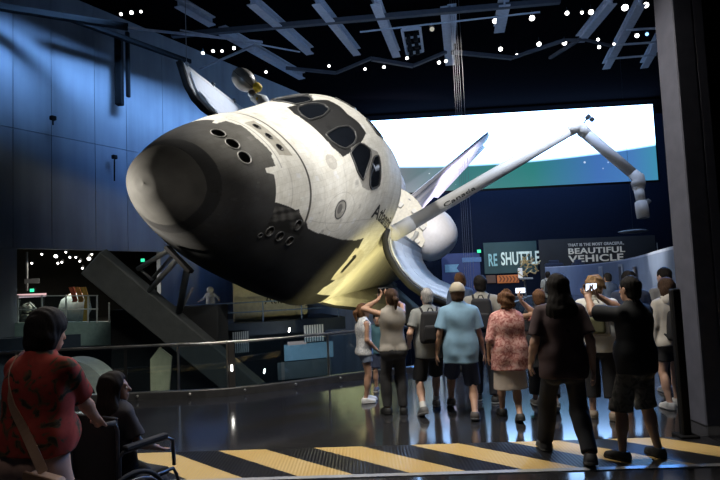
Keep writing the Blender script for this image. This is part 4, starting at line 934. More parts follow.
# ================================================================== PEOPLE
# a person is one continuous skin grown from a smooth distance field; clothes and hair are child meshes grown the same way
def A3(*p): return np.array(p, np.float64)
def nrm(v): v = np.asarray(v, float); return v / (np.linalg.norm(v) + 1e-12)
def rotx(a): c, s = math.cos(a), math.sin(a); return np.array([[1, 0, 0], [0, c, -s], [0, s, c]])
def roty(a): c, s = math.cos(a), math.sin(a); return np.array([[c, 0, s], [0, 1, 0], [-s, 0, c]])
def rotz(a): c, s = math.cos(a), math.sin(a); return np.array([[c, -s, 0], [s, c, 0], [0, 0, 1]])
def cap(a, b, ra, rb=None, k=.02, ku=1, kv=1, u=None, v=None): return ('c', np.asarray(a, float), np.asarray(b, float), ra, ra if rb is None else rb, k, ku, kv, u, v)
def ell(c, r, R=None, k=.02): return ('e', np.asarray(c, float), np.asarray(r, float), R, k)
def prim_d(p, P, inf=0.0):
    if p[0] == 'c':
        _, a, b, ra, rb, k, ku, kv, u, v = p; ab = b - a; L2 = ab @ ab + 1e-12
        q = P - a; t = np.clip(q @ ab / L2, 0, 1); q = q - t[:, None] * ab
        if u is not None:
            qu, qv = q @ u, q @ v; w = np.cross(u, v); qw = q @ w; d = np.sqrt((qu / ku)**2 + (qv / kv)**2 + qw**2) ; m = min(ku, kv, 1)
            return (d - (ra + (rb - ra) * t)) * (m * .5 + .5) - inf, k
        return np.sqrt((q * q).sum(1)) - (ra + (rb - ra) * t) - inf, k
    _, c, r, R, k = p; q = P - c
    if R is not None: q = q @ R
    k0 = np.sqrt(((q / r)**2).sum(1)); k1 = np.sqrt(((q / (r * r))**2).sum(1)) + 1e-9
    return k0 * (k0 - 1) / k1 - inf, k
def union(prims, P, inf=0.0):
    D = None
    for p in prims:
        d, k = prim_d(p, P, inf)
        if D is None: D = d; continue
        h = np.clip(.5 + .5 * (D - d) / k, 0, 1); D = D * (1 - h) + d * h - k * h * (1 - h)
    return D
def cut(D, P, c, n): return np.maximum(D, (P - c) @ nrm(n))
def wrinkle(P, amp, seed=0, f=18):
    r = np.random.default_rng(seed); o = 0
    for i in range(5):
        kx = r.normal(size=3) * f * (1, 1, .7); o = o + np.sin(P @ kx + r.uniform(0, 6))
    return o * amp / 2.2
def nets(fn, lo, hi, h):
    """surface nets over the blocks near the surface"""
    lo, hi = np.asarray(lo, float), np.asarray(hi, float); B = 8
    nb = np.ceil((hi - lo) / (h * B)).astype(int); n = nb * B
    g = [np.arange(nb[i]) for i in range(3)]; bi = np.stack(np.meshgrid(*g, indexing='ij'), -1).reshape(-1, 3)
    cen = lo + (bi * B + (B - 1) / 2) * h; dc = fn(cen)
    val = np.repeat(np.repeat(np.repeat(np.where(dc > 0, 1., -1.).reshape(nb), B, 0), B, 1), B, 2)
    keep = np.abs(dc) < B * h * .9 + .035
    off = np.stack(np.meshgrid(*[np.arange(B)] * 3, indexing='ij'), -1).reshape(-1, 3)
    gi = (bi[keep][:, None] * B + off[None]).reshape(-1, 3); val[gi[:, 0], gi[:, 1], gi[:, 2]] = fn(lo + gi * h)
    s = val < 0; cc = np.zeros(np.array(s.shape) - 1, np.int8)
    for dx in (0, 1):
        for dy in (0, 1):
            for dz in (0, 1): cc += s[dx:s.shape[0] - 1 + dx, dy:s.shape[1] - 1 + dy, dz:s.shape[2] - 1 + dz]
    act = np.argwhere((cc > 0) & (cc < 8)); ix = -np.ones(cc.shape, np.int64); ix[act[:, 0], act[:, 1], act[:, 2]] = np.arange(len(act))
    acc = np.zeros((len(act), 3)); cnt = np.zeros(len(act))
    cor = [(0, 0, 0), (1, 0, 0), (0, 1, 0), (1, 1, 0), (0, 0, 1), (1, 0, 1), (0, 1, 1), (1, 1, 1)]
    cv = [val[act[:, 0] + c[0], act[:, 1] + c[1], act[:, 2] + c[2]] for c in cor]
    for i in range(8):
        for j in range(i + 1, 8):
            df = np.array(cor[j]) - np.array(cor[i])
            if np.abs(df).sum() != 1: continue
            m = (cv[i] < 0) != (cv[j] < 0); t = np.where(m, cv[i] / (cv[i] - cv[j] + 1e-12), 0)
            acc += m[:, None] * (np.array(cor[i]) + t[:, None] * df); cnt += m
    V = lo + (act + acc / np.maximum(cnt, 1)[:, None]) * h; Q = []
    for ax in range(3):
        b, c = (ax + 1) % 3, (ax + 2) % 3; sl = [slice(None)] * 3; s0, s1 = list(sl), list(sl); s0[ax] = slice(0, -1); s1[ax] = slice(1, None)
        e = np.argwhere(s[tuple(s0)] != s[tuple(s1)]); e = e[(e[:, b] > 0) & (e[:, c] > 0) & (e[:, b] < cc.shape[b]) & (e[:, c] < cc.shape[c])]
        db, dc_ = np.eye(3, dtype=int)[b], np.eye(3, dtype=int)[c]
        q = np.stack([ix[tuple((e - db * i - dc_ * j).T)] for i, j in ((0, 0), (1, 0), (1, 1), (0, 1))], 1)
        fl = s[e[:, 0], e[:, 1], e[:, 2]]; q[~fl] = q[~fl][:, ::-1]; Q.append(q)
    Q = np.concatenate(Q); return V, Q[(Q >= 0).all(1)]
def grow(name, fn, lo, hi, h, m, parent):
    V, Q = nets(fn, lo, hi, h)
    return big_mesh(name, V, Q, m, parent, True)
def ik(a, t, l1, l2, pole):
    d = t - a; L_ = np.linalg.norm(d); L_ = min(L_, (l1 + l2) * .999); dr = nrm(d); t = a + dr * L_
    x = (l1 * l1 - l2 * l2 + L_ * L_) / (2 * L_); hgt = math.sqrt(max(l1 * l1 - x * x, 0)); pv = pole - dr * (pole @ dr); pv = nrm(pv)
    return a + dr * x + pv * hgt, t

SKIN = {'fair': (.52, .32, .23), 'tan': (.40, .23, .15), 'brown': (.22, .12, .075)}
HAIRC = {'grey': (.32, .31, .30), 'brown': (.055, .032, .020), 'dark': (.012, .010, .009), 'blond': (.26, .16, .08), 'chestnut': (.12, .06, .03)}
def skin(k): return mat('skin_' + k, SKIN[k], .5, var=.08, scale=9)
def hairm(k): return mat_pattern('hair_' + k, [tuple(np.array(HAIRC[k]) * .6), HAIRC[k], tuple(np.array(HAIRC[k]) * 1.35)], 26, .75, 'noise', (6, 6, 1), spec=.15)

def person(label, loc, rz=0, H=1.75, feet=None, hands=None, lean=0, head=(0, 0), fat=1.0, wide=1.0, female=False, skin_k='fair', hair='short', hair_c='brown',
           top=None, legs=None, shoe_c=(.05, .05, .05), sole_c=None, socks=None, cap_c=None, detail=.0095, group=None, sit=False, elbows=None, eyes=False, scale_head=1.0, shift=0, thumbs=True, glasses=False):
    """top=(material, sleeve fraction or None, hem below the waist, looseness); legs=(kind, material, length fraction, looseness)"""
    M0 = (Matrix.Translation(Vector(loc)) @ Matrix.Rotation(math.radians(rz), 4, 'Z')).inverted(); s = H / 1.75; root = thing('person', label, 'person', loc, math.radians(rz), group)
    hd = hands or {}; ft = feet or {'L': (-.10, .0, 0, 0, 0), 'R': (.10, .0, 0, 0, 0)}     # x, y, heel height, yaw, toe pitch
    def S(*p): return A3(*p) * s
    Rl = rotx(-math.radians(lean)); th_l, sh_l = .43 * s, .41 * s
    # ankles and pelvis height
    FR, ank = {}, {}
    for k, (x, y, hz, yaw, pit) in ft.items():
        R_ = rotz(math.radians(-yaw)) @ rotx(-math.radians(pit)); FR[k] = R_; ank[k] = S(x, y, 0) + A3(0, 0, hz * s) + A3(0, 0, .075 * s)
    if sit: pz = sit * s
    else:
        pz = .955 * s
        for k, sg in (('L', -1), ('R', 1)):
            hx = sg * .09 * s; dx = ank[k][0] - hx; dy = ank[k][1] - shift * s; rr_ = (th_l + sh_l) * .992
            pz = min(pz, ank[k][2] + math.sqrt(max(rr_**2 - dx * dx - dy * dy, .01)) + .035 * s)
    PV = A3(0, shift * s, pz)
    def T(x, y, z): return PV + Rl @ (A3(x, y, z - .955) * s)                             # torso frame, z as on a standing figure
    neck = T(0, -.012, 1.50); hc = T(0, .012, 1.638)
    HR = Rl @ rotz(math.radians(-head[0])) @ rotx(math.radians(head[1])); hc = neck + HR @ (A3(0, .025, .138) * s)
    hs = s * scale_head
    def Hd(x, y, z): return hc + HR @ (A3(x, y, z) * hs)
    w = wide; ux, uy = Rl @ A3(1, 0, 0), Rl @ A3(0, 1, 0)
    shw = .165 * (1 if not female else .92) * (.5 + .5 * w)
    torso = [cap(T(0, 0, .90), T(0, 0, 1.02), .118 * s * w, .113 * s * w, .03, 1.30, .92, ux, uy), cap(T(0, 0, 1.04), T(0, 0, 1.30), .108 * s * w * (.93 if female else 1), .122 * s * w, .05, 1.22, .86, ux, uy),
             cap(T(-shw * .78, 0, 1.405), T(shw * .78, 0, 1.405), .066 * s, None, .05), cap(T(-.085, -.01, 1.43), T(0, -.015, 1.50), .045 * s, .045 * s, .04), cap(T(.085, -.01, 1.43), T(0, -.015, 1.50), .045 * s, .045 * s, .04),
             ell(T(-.07, -.055, .90), S(.088, .085, .095), None, .03), ell(T(.07, -.055, .90), S(.088, .085, .095), None, .03), ell(T(0, -.045, 1.33), S(.15, .075, .13), None, .05)]
    if fat > 1: torso.append(ell(T(0, .055 * fat, 1.04), S(.145 * fat, .115 * fat, .14), None, .05))
    if fat > 1: torso += [ell(T(q * .085, -.02, 1.02), S(.10 * fat, .10 * fat, .13), None, .05) for q in (-1, 1)]
    if female: torso += [ell(T(q * .072, .085, 1.28), S(.068, .06, .07), None, .03) for q in (-1, 1)]
    if female: torso += [ell(T(q * .085, -.03, .88), S(.105, .10, .11), None, .04) for q in (-1, 1)]
    arms, armseg = [], {}
    for k, sg in (('L', -1), ('R', 1)):
        sh = T(sg * (shw + .012), -.005, 1.415)
        tg = hd.get(k); tgt = (np.array(M0 @ tg[0]) if isinstance(tg[0], Vector) else T(*tg[:3])) if tg is not None else T(sg * (.245 + .03 * (w - 1)), .04, .88)
        pole = Rl @ A3(*((elbows or {}).get(k, (sg * .35, -.8, -.45))))
        wr_t = tgt;  el, wr = ik(sh, wr_t, .285 * s, .255 * s, pole); fd_ = nrm(wr - el)
        up_r = .050 * s * (.5 + .5 * w) * (.85 if female else 1)
        arms.append([cap(sh, el, up_r, .039 * s, .03), cap(el, el + (wr - el) * .4, .040 * s, .039 * s, .02), cap(el + (wr - el) * .3, wr, .040 * s, .027 * s, .02)]); armseg[k] = (sh, el, wr)
        # hand: palm, four unequal bent fingers, a thumb from the side of the palm
        side = nrm(np.cross(fd_, A3(0, 0, 1) if abs(fd_[2]) < .9 else A3(0, 1, 0)));  pn = nrm(np.cross(side, fd_))
        grip = tg is not None and (len(tg) > 3 or isinstance(tg[0], Vector))
        if abs(fd_[2]) > .75: side = nrm(A3(0, 1, 0) - fd_ * fd_[1]); pn = nrm(np.cross(side, fd_)) * 1; pn = pn if pn @ (PV - wr) > 0 else -pn
        fdir = fd_
        if grip: fdir = nrm(fd_ * .55 + nrm(A3(*tg[3:6])) * .85) if len(tg) >= 6 else fd_; side = nrm(side - fdir * (side @ fdir)); pn = nrm(np.cross(side, fdir))
        hand = [cap(wr, wr + fdir * .075 * s, .030 * s, .031 * s, .012, 1.25, .55, side, pn)]
        for i, (o_, l_) in enumerate(((-.029, .066), (-.010, .078), (.010, .073), (.028, .058))):
            k0 = wr + fdir * .085 * s + side * o_ * s * 1.1; bend = .35 if not grip else .9
            k1 = k0 + nrm(fdir + pn * bend * .4) * l_ * .45 * s; k2 = k1 + nrm(fdir + pn * bend * 1.2) * l_ * .32 * s; k3 = k2 + nrm(fdir + pn * bend * 2.4) * l_ * .25 * s
            hand += [cap(k0, k1, .0105 * s, .0098 * s, .005), cap(k1, k2, .0098 * s, .0092 * s, .004), cap(k2, k3, .0092 * s, .008 * s, .004)]
        tb = wr + fdir * .028 * s - side * .026 * s; t1 = tb + nrm(fdir * .7 - side * .75 + pn * .4) * .042 * s; t2 = t1 + nrm(fdir * .9 - side * .25 + pn * .5) * .034 * s
        hand += [cap(tb, t1, .0135 * s, .0115 * s, .008), cap(t1, t2, .0115 * s, .0095 * s, .004)]
        arms[-1] += hand
    lg, legseg = [], {}
    for k, sg in (('L', -1), ('R', 1)):
        hip = PV + A3(sg * .088 * s * (.6 + .4 * w), 0, -.035 * s)
        kn, an = ik(hip, ank[k], th_l, sh_l, A3(sg * .12, 1, .15)); cv_ = nrm(np.cross(an - kn, A3(1, 0, 0))); legseg[k] = (hip, kn, an)
        tr = .083 * s * (.5 + .5 * w) * (1.06 if female else 1)
        lg.append([cap(hip, kn, tr, .054 * s, .035), cap(kn, kn + (an - kn) * .45, .051 * s, .052 * s, .02), ell(kn + (an - kn) * .3 + A3(0, -.022 * s, 0), S(.046, .05, .11), None, .03), cap(kn + (an - kn) * .4, an, .050 * s, .034 * s, .02)])
    foot = {k: [cap(ank[k], ank[k] + FR[k] @ S(0, -.035, -.03), .036 * s, .034 * s, .02), cap(ank[k] + FR[k] @ S(0, -.03, -.035), ank[k] + FR[k] @ S(0, .13, -.042), .034 * s, .030 * s, .02, 1.15, 1.0, FR[k] @ A3(1, 0, 0), FR[k] @ A3(0, 0, 1))] for k in ('L', 'R')}
    hp = [ell(Hd(0, -.012, .030), A3(.076, .096, .090) * hs, HR, .02), ell(Hd(0, .028, -.030), A3(.063, .066, .088) * hs, HR, .03), ell(Hd(0, .050, -.088), A3(.040, .040, .034) * hs, HR, .03),
          cap(Hd(0, .090, .004), Hd(0, .112, -.034), .010 * hs, .0145 * hs, .014), cap(Hd(-.034, .082, .018), Hd(.034, .082, .018), .013 * hs, None, .015), cap(Hd(-.018, .090, -.068), Hd(.018, .090, -.068), .010 * hs, None, .012),
          ell(Hd(-.078, -.006, -.012), A3(.011, .024, .034) * hs, HR, .008), ell(Hd(.078, -.006, -.012), A3(.011, .024, .034) * hs, HR, .008)]
    nk = [cap(neck + Rl @ S(0, -.005, -.06), Hd(0, -.018, -.05), .056 * s * (.9 if female else 1), .054 * s * (.9 if female else 1), .03)]
    allp = torso + nk + hp + sum(lg, []) + foot['L'] + foot['R'] + arms[0] + arms[1]
    def body(P):
        D = union(torso + nk + hp, P)
        for grp, kk in ((lg[0] + foot['L'], .03), (lg[1] + foot['R'], .02), (arms[0], .025), (arms[1], .025)):
            d = union(grp, P); h = np.clip(.5 + .5 * (D - d) / kk, 0, 1); D = D * (1 - h) + d * h - kk * h * (1 - h)
        for q in (-1, 1):                                                                  # eye sockets
            d, _ = prim_d(ell(Hd(q * .031, .103, -.004), A3(.017, .016, .012) * hs, HR), P); D = np.maximum(D, -d - .001)
        return D
    pts = np.array([q for p in allp for q in ((p[1], p[2]) if p[0] == 'c' else (p[1],))]); lo, hi = pts.min(0) - .16, pts.max(0) + .16; lo[2] = min(lo[2], -.02)
    ob = grow('body', body, lo, hi, detail, skin(skin_k), root)
    if eyes:
        for q in (-1, 1):
            e = mesh('eye', *ball(Vector(Hd(q * .031, .084, -.004)), .0125 * hs, 12), mat('eye_white', (.7, .68, .65), .2, var=0), root, True)
            mesh('iris', *ball(Vector(Hd(q * .031, .0925, -.004)), .0062 * hs, 10), mat('eye_dark', (.02, .015, .01), .1, var=0), e, True)
    hc_ = detail * 1.15
    # ---- shirt
    if top:
        m_, slv, hem, loose = top[:4]; tank = slv is None; seed = int(H * 1000) % 97
        skirt_r = .16 * s * w
        def shirt(P):
            tp = torso[:5] + [cap(T(0, -.012, 1.30), T(0, -.02, hem - .12), .116 * s * w, (.116 + loose * .3) * s * w * (1 if loose > .025 else .92), .04, 1.28, .90, ux, uy)] + torso[5:] + ([cap(T(0, 0, 1.0), T(0, -.005, hem - .12), .114 * s * w, (.110 + loose * .62) * s * w, .03, 1.30, .95, ux, uy)])
            D = union(tp, P, .012 + loose * .35); D = cut(D, P, T(0, 0, hem), Rl @ A3(0, 0, -1))
            nb_ = union([cap(neck + Rl @ S(0, -.005, -.02), neck + Rl @ S(0, .02, .16), .062 * s, .062 * s)], P); D = np.maximum(D, -nb_)
            if tank:
                D = np.maximum(D, -(union([cap(armseg['L'][0] + Rl @ S(-.035, 0, .02), armseg['L'][0] + Rl @ S(-.08, 0, -.08), .055 * s)], P))); D = np.maximum(D, -(union([cap(armseg['R'][0] + Rl @ S(.035, 0, .02), armseg['R'][0] + Rl @ S(.08, 0, -.08), .055 * s)], P)))
            else:
                for k in ('L', 'R'):
                    a_, e_, w_ = armseg[k]
                    if slv <= 1: end = a_ + (e_ - a_) * slv; d = union([cap(a_, e_, .060 * s * (.5 + .5 * w), (.050 + loose * .6) * s, .02)], P, .012); d = cut(d, P, end, e_ - a_)
                    else: end = e_ + (w_ - e_) * (slv - 1); d = union([cap(a_, e_, .058 * s, .050 * s, .02), cap(e_, w_, .050 * s, .040 * s, .02)], P, .012); d = np.where(((P - e_) @ nrm(w_ - e_)) > -.05, np.maximum(d, (P - end) @ nrm(w_ - e_)), d)
                    h = np.clip(.5 + .5 * (D - d) / .02, 0, 1); D = D * (1 - h) + d * h - .02 * h * (1 - h)
            return D + wrinkle(P, .0045, seed, 16 / s)
        grow(top[4] if len(top) > 4 else 'shirt', shirt, lo, hi, hc_, m_, root)
    if legs:
        kind, lm, frac, loose = legs; seed = int(H * 1000) % 89 + 5
        def trousers(P):
            D = union(torso[:1] + torso[5:7] + (torso[-2:] if female else []), P, .010); D = cut(D, P, T(0, 0, 1.04), Rl @ A3(0, 0, 1))
            for k in ('L', 'R'):
                h_, k_, a_ = legseg[k]
                if kind == 'skirt': continue
                if frac <= 1:
                    e_ = h_ + (k_ - h_) * frac; d = union([cap(h_, k_, .086 * s * (.5 + .5 * w), (.060 + loose) * s, .03)], P, .012); d = cut(d, P, e_, k_ - h_)
                else:
                    e_ = k_ + (a_ - k_) * (frac - 1); d = union([cap(h_, k_, .086 * s * (.5 + .5 * w), (.058 + loose * .7) * s, .03), cap(k_, a_, (.068 + loose * .7) * s, (.044 + loose) * s, .03), ell(k_ + (a_ - k_) * .3 + A3(0, -.022 * s, 0), S(.056, .060, .13), None, .03)], P, .010)
                    d = np.where((P - k_) @ nrm(a_ - k_) > 0, np.maximum(d, (P - e_) @ nrm(a_ - k_)), d)
                h2 = np.clip(.5 + .5 * (D - d) / .025, 0, 1); D = D * (1 - h2) + d * h2 - .025 * h2 * (1 - h2)
            if kind == 'skirt':
                zb = PV[2] - frac * s; d = union([cap(PV + A3(0, 0, .02 * s), A3(PV[0], PV[1] + .01, zb), .125 * s * w, (.135 + loose) * s * w, .03, 1.28, 1.0, A3(1, 0, 0), A3(0, 1, 0))], P, .012); d = cut(d, P, A3(0, 0, zb), A3(0, 0, -1)); d = cut(d, P, T(0, 0, 1.04), Rl @ A3(0, 0, 1)); D = np.minimum(D, d)
            return D + wrinkle(P, .004, seed, 14 / s)
        grow({'skirt': 'skirt', 'shorts': 'shorts', 'trousers': 'trousers'}[kind], trousers, lo, hi, hc_, lm, root)
    # ---- shoes
    for k in ('L', 'R'):
        if shoe_c is None: continue
        R_ = FR[k]; a_ = ank[k]; fu, fv = R_ @ A3(1, 0, 0), R_ @ A3(0, 0, 1); base = a_ + R_ @ S(0, 0, -.075)
        up_ = [cap(a_ + R_ @ S(0, -.03, -.03), a_ + R_ @ S(0, .145, -.046), .044 * s, .036 * s, .02, 1.08, .95, fu, fv), cap(a_ + R_ @ S(0, -.01, .005), a_ + R_ @ S(0, -.01, -.04), .046 * s, .047 * s, .03), cap(a_ + R_ @ S(0, .02, -.01), a_ + R_ @ S(0, .09, -.035), .040 * s, .036 * s, .03)]
        lo2, hi2 = a_ - .26 * s, a_ + .26 * s
        o = grow('shoe', lambda P: cut(cut(union(up_, P, .004), P, base + R_ @ S(0, 0, .018), R_ @ A3(0, 0, -1)), P, a_ + R_ @ S(0, 0, .022), R_ @ A3(0, 0, 1)), lo2, hi2, .0085, mat('shoe_%02x%02x%02x' % tuple(int(c * 255) for c in shoe_c), shoe_c, .6), root)
        sl = sole_c or tuple(c * .6 for c in shoe_c)
        grow('sole', lambda P: cut(cut(union(up_, P, .010), P, base, R_ @ A3(0, 0, -1)), P, base + R_ @ S(0, 0, .026), R_ @ A3(0, 0, 1)), lo2, hi2, .008, mat('sole_%02x%02x%02x' % tuple(int(c * 255) for c in sl), sl, .7), o)
        if socks:
            h_, k_, an = legseg[k]; top_ = an + (k_ - an) * socks[1]
            grow('sock', lambda P: cut(cut(union([cap(an, k_, .038 * s, .064 * s)], P, .005), P, top_, k_ - an), P, an, an - k_), an - .1 * s, top_ + .12 * s, .008, mat('sock_%02x' % int(socks[0][0] * 255), socks[0], .8), root)
    # ---- hair
    hm = hairm(hair_c) if hair else None
    if hair:
        th_ = {'short': .016, 'crop': .009, 'curly': .030, 'bob': .024, 'long': .018, 'pony': .012, 'thin': .007}[hair]
        def hairf(P):
            D = union([ell(Hd(0, -.014, .030), A3(.078, .098, .093) * hs, HR, .02)] + ([ell(Hd(0, -.045, -.05), A3(.060, .058, .06) * hs, HR, .03)] if hair not in ('bob', 'long') else []), P, th_ * hs)
            D = cut(D, P, Hd(0, .062, .030), HR @ A3(0, 1, -.62))                          # clear of the face
            if hair not in ('bob', 'long'):
                for q in (-1, 1): D = np.maximum(D, -(union([ell(Hd(q * .085, .010, -.030), A3(.03, .034, .055) * hs, HR)], P)))
                D = cut(D, P, Hd(0, -.06, -.088 if hair != 'curly' else -.075), HR @ A3(0, .1, -1))
            if hair == 'bob':
                d = union([ell(Hd(0, -.04, -.04), A3(.108, .088, .125) * hs, HR, .03)], P); d = cut(d, P, Hd(0, 0, -.13), HR @ A3(0, 0, -1)); d = cut(d, P, Hd(0, .035, 0), HR @ A3(0, 1, 0)); h = np.clip(.5 + .5 * (D - d) / .02, 0, 1); D = D * (1 - h) + d * h - .02 * h * (1 - h)
            if hair == 'long':
                d = union([cap(Hd(0, -.035, .02), T(0, -.075, 1.43), .088 * hs, .118 * s, .05, 1.08, .75, ux, uy), cap(T(0, -.085, 1.43), T(0, -.115, 1.26), .122 * s, .095 * s, .04, 1.15, .42, ux, uy)], P); d = cut(d, P, Hd(0, .052, 0), HR @ A3(0, 1, 0)) ; h = np.clip(.5 + .5 * (D - d) / .03, 0, 1); D = D * (1 - h) + d * h - .03 * h * (1 - h)
            if hair == 'pony':
                D = np.minimum(D, union([cap(Hd(0, -.105, .02), Hd(0, -.155, -.01), .026 * hs, .034 * hs, .02), cap(Hd(0, -.155, -.01), Hd(0, -.145, -.14), .036 * hs, .014 * hs, .02)], P))
            return D + wrinkle(P, .012 if hair == 'curly' else .0025, 3, 48 if hair == 'curly' else 55)
        lo3, hi3 = np.minimum(hc - .22 * hs, T(0, -.25, 1.10) - .1 if hair == 'long' else hc - .22 * hs), hc + .22 * hs
        if hair == 'long': lo3 = np.minimum(lo3, hc - A3(.24, .3, .62) * s); hi3 = np.maximum(hi3, hc + A3(.24, .2, .2) * s)
        grow('hair', hairf, lo3, hi3, min(detail, .009), hm, root)
    if cap_c is not None:
        def capf(P):
            D = union([ell(Hd(0, -.012, .042), A3(.084, .104, .094) * hs, HR)], P, .018); D = cut(D, P, Hd(0, 0, .012), HR @ A3(0, -.15, -1)); return D
        c_ = grow('cap', capf, hc - .2, hc + .22, .008, cap_c, root)
        mesh('cap_peak', *rings([[Vector(Hd(x, y + .086, z)) for x, y, z in ((-.07, 0, .036), (-.05, .06, .030), (0, .085, .028), (.05, .06, .030), (.07, 0, .036), (.06, -.02, .05), (-.06, -.02, .05))], [Vector(Hd(x, y + .086, z - .008)) for x, y, z in ((-.07, 0, .036), (-.05, .06, .030), (0, .085, .028), (.05, .06, .030), (.07, 0, .036), (.06, -.02, .05), (-.06, -.02, .05))]]), cap_c, c_)
    M4 = Matrix.Translation(Vector(loc)) @ Matrix.Rotation(math.radians(rz), 4, 'Z')
    return dict(root=root, M=M4, T=lambda *p: M4 @ Vector(T(*p)), wr={k: M4 @ Vector(armseg[k][2]) for k in armseg}, Rz=Matrix.Rotation(math.radians(rz), 3, 'Z'), s=s, sh={k: M4 @ Vector(armseg[k][0]) for k in armseg}, hc=M4 @ Vector(hc), hsdir=Rl)
def backpack(pr, label, m, w=.30, h=.44, d=.16, z=1.22, straps=True, m2=None):
    s = pr['s']; c = A3(0, -.115 - d / 2 - .03, z)
    cen = pr['T'](0, -.125 - d / 2, z); X = pr['Rz'] @ Vector((1, 0, 0)); Y = pr['Rz'] @ Vector((0, 1, 0)); Z = Vector((0, 0, 1))
    t = thing('backpack', label, 'bag', tuple(cen - Z * h / 2)); o_ = Vector(t.location)
    Xn, Yn, Zn = [np.array(v) for v in (X, Y, Z)]; cn = np.array(cen - o_)
    def f(P):
        q = P - cn; q = np.stack([q @ Xn, q @ Yn, q @ Zn], -1); tap = 1 - np.clip(q[:, 2] / h, -.5, .5) * .25
        a = np.abs(q) / np.stack([tap, tap, np.ones_like(tap)], -1) - np.array([w / 2 - .05, d / 2 - .05, h / 2 - .05])
        return np.sqrt((np.maximum(a, 0)**2).sum(1)) + np.minimum(a.max(1), 0) - .05 + wrinkle(P, .004, 4, 14)
    grow('bag_body', f, cn - .4, cn + .4, .012, m, t)
    c2 = cn - Yn * (d / 2) - Zn * h * .16
    def g(P):
        q = P - c2; q = np.stack([q @ Xn, q @ Yn, q @ Zn], -1); a = np.abs(q) - np.array([w * .36 - .03, .045 - .03, h * .24 - .03]); return np.sqrt((np.maximum(a, 0)**2).sum(1)) + np.minimum(a.max(1), 0) - .03
    grow('front_pocket', g, c2 - .25, c2 + .25, .011, m2 or m, t)
    mesh('carry_loop', *tube([cen - o_ + X * x + Z * (h / 2 - .01 + zz) + Y * .03 for x, zz in ((-.04, 0), (-.02, .05), (.02, .05), (.04, 0))], .009, 6), m, t, True)
    if straps:
        for sg in (-1, 1):
            pts = [cen - o_ + X * sg * w * .3 + Z * h * .42 + Y * d * .45, pr['T'](sg * .115, -.03, 1.475) - o_ + Z * .018, pr['T'](sg * .115, .085, 1.40) - o_, pr['T'](sg * .13, .125, 1.25) - o_, pr['T'](sg * .17, .03, 1.12) - o_, cen - o_ + X * sg * w * .42 - Z * h * .38 + Y * d * .3]
            mesh('strap', *tube(smooth_path([Vector(p) for p in pts], 4), .016, 8), m, t, True)
    return t
def phone(p, face, label, screen=True, w=.155, h=.078):
    """held crosswise; face = direction the back camera looks"""
    d = Vector(face).normalized(); x = d.cross(Vector((0, 0, 1))).normalized(); z = x.cross(d); R_ = Matrix((x, d, z)).transposed()
    o = mesh('phone', *box(p, (w, .010, h), R_, .004), mat('phone_black', (.015, .015, .017), .3), None); tag(o, label, 'phone')
    mesh('phone_screen', *box(Vector(p) - d * .006, (w * .94, .002, h * .9), R_), mat_emit('phone_screen_lit', (.75, .85, 1), 2.2) if screen else mat('phone_glass', (.01, .01, .012), .1), o)
    return o

# ------------------------------------------------------------------ the visitors
def gp(px, depth): p = at(px, 280, depth); return (p.x, p.y, 0)
def fp(px, py): p = at_z(px, py, 0); return (p.x, p.y, 0)
C_ = lambda n, c, **k: mat('cloth_' + n, c, .85, var=.12, scale=7, bump=.15, **k)
CROWD = None
P = {}
P['girl'] = person('girl in white patterned sleeveless top and denim shorts standing in profile', fp(367, 402), -72, 1.43, {'L': (-.09, .04, 0, 8, 0), 'R': (.09, -.05, 0, 12, 0)}, {'L': (-.19, .10, .90), 'R': (.17, .16, .96)}, 0, (-10, 4), 1, .88, False, 'tan', 'pony', 'chestnut',
    (mat_pattern('print_grey', [(.62, .62, .60), (.36, .38, .42), (.66, .66, .66)], 22), None, .86, .03, 'tank_top'), ('shorts', C_('denim', (.16, .20, .28)), .42, .02), (.70, .70, .68), (.62, .62, .62), eyes=True, scale_head=1.12)
P['boy'] = person('small boy in dark teal shirt facing the viewer, half hidden behind the girl', fp(381, 391), 170, 1.24, None, None, 0, (0, -6), 1, .9, False, 'tan', 'short', 'dark',
    (C_('teal', (.05, .13, .16)), .6, .86, .02), ('shorts', C_('navy', (.025, .035, .07)), .9, .03), (.08, .08, .10), (.4, .4, .4), eyes=True, scale_head=1.18)
P['photo_woman'] = person('woman with ponytail in grey sleeveless top photographing with raised arms', fp(396, 414), 12, 1.66, {'L': (-.11, .03, 0, -12, 0), 'R': (.11, -.02, 0, 14, 0)}, {'L': (-.14, .20, 1.60, .3, .2, 1), 'R': (.02, .21, 1.61, -.3, .2, 1)}, -2, (-12, 6), 1, .96, True, 'tan', 'pony', 'brown',
    (C_('taupe', (.30, .275, .24)), None, .90, .012, 'sleeveless_top'), ('trousers', C_('charcoal', (.035, .035, .038)), 1.93, .012), (.02, .02, .02), None, elbows={'L': (-1, .25, -.25), 'R': (.9, .2, -.5)})
P['grey_man'] = person('grey haired man in grey tee and black shorts with a black backpack', fp(433, 412), 4, 1.72, {'L': (-.17, -.24, .03, -12, 20), 'R': (.12, .34, 0, 8, 0)}, {'L': (-.27, .10, 1.00), 'R': (.24, .14, 1.02)}, 0, (-8, 0), 1.08, 1.04, False, 'fair', 'thin', 'grey',
    (C_('heather', (.24, .25, .24)), .72, .82, .03), ('shorts', C_('black', (.012, .012, .014)), .95, .028), (.10, .10, .10), (.30, .30, .30), ((.55, .55, .53), .22))
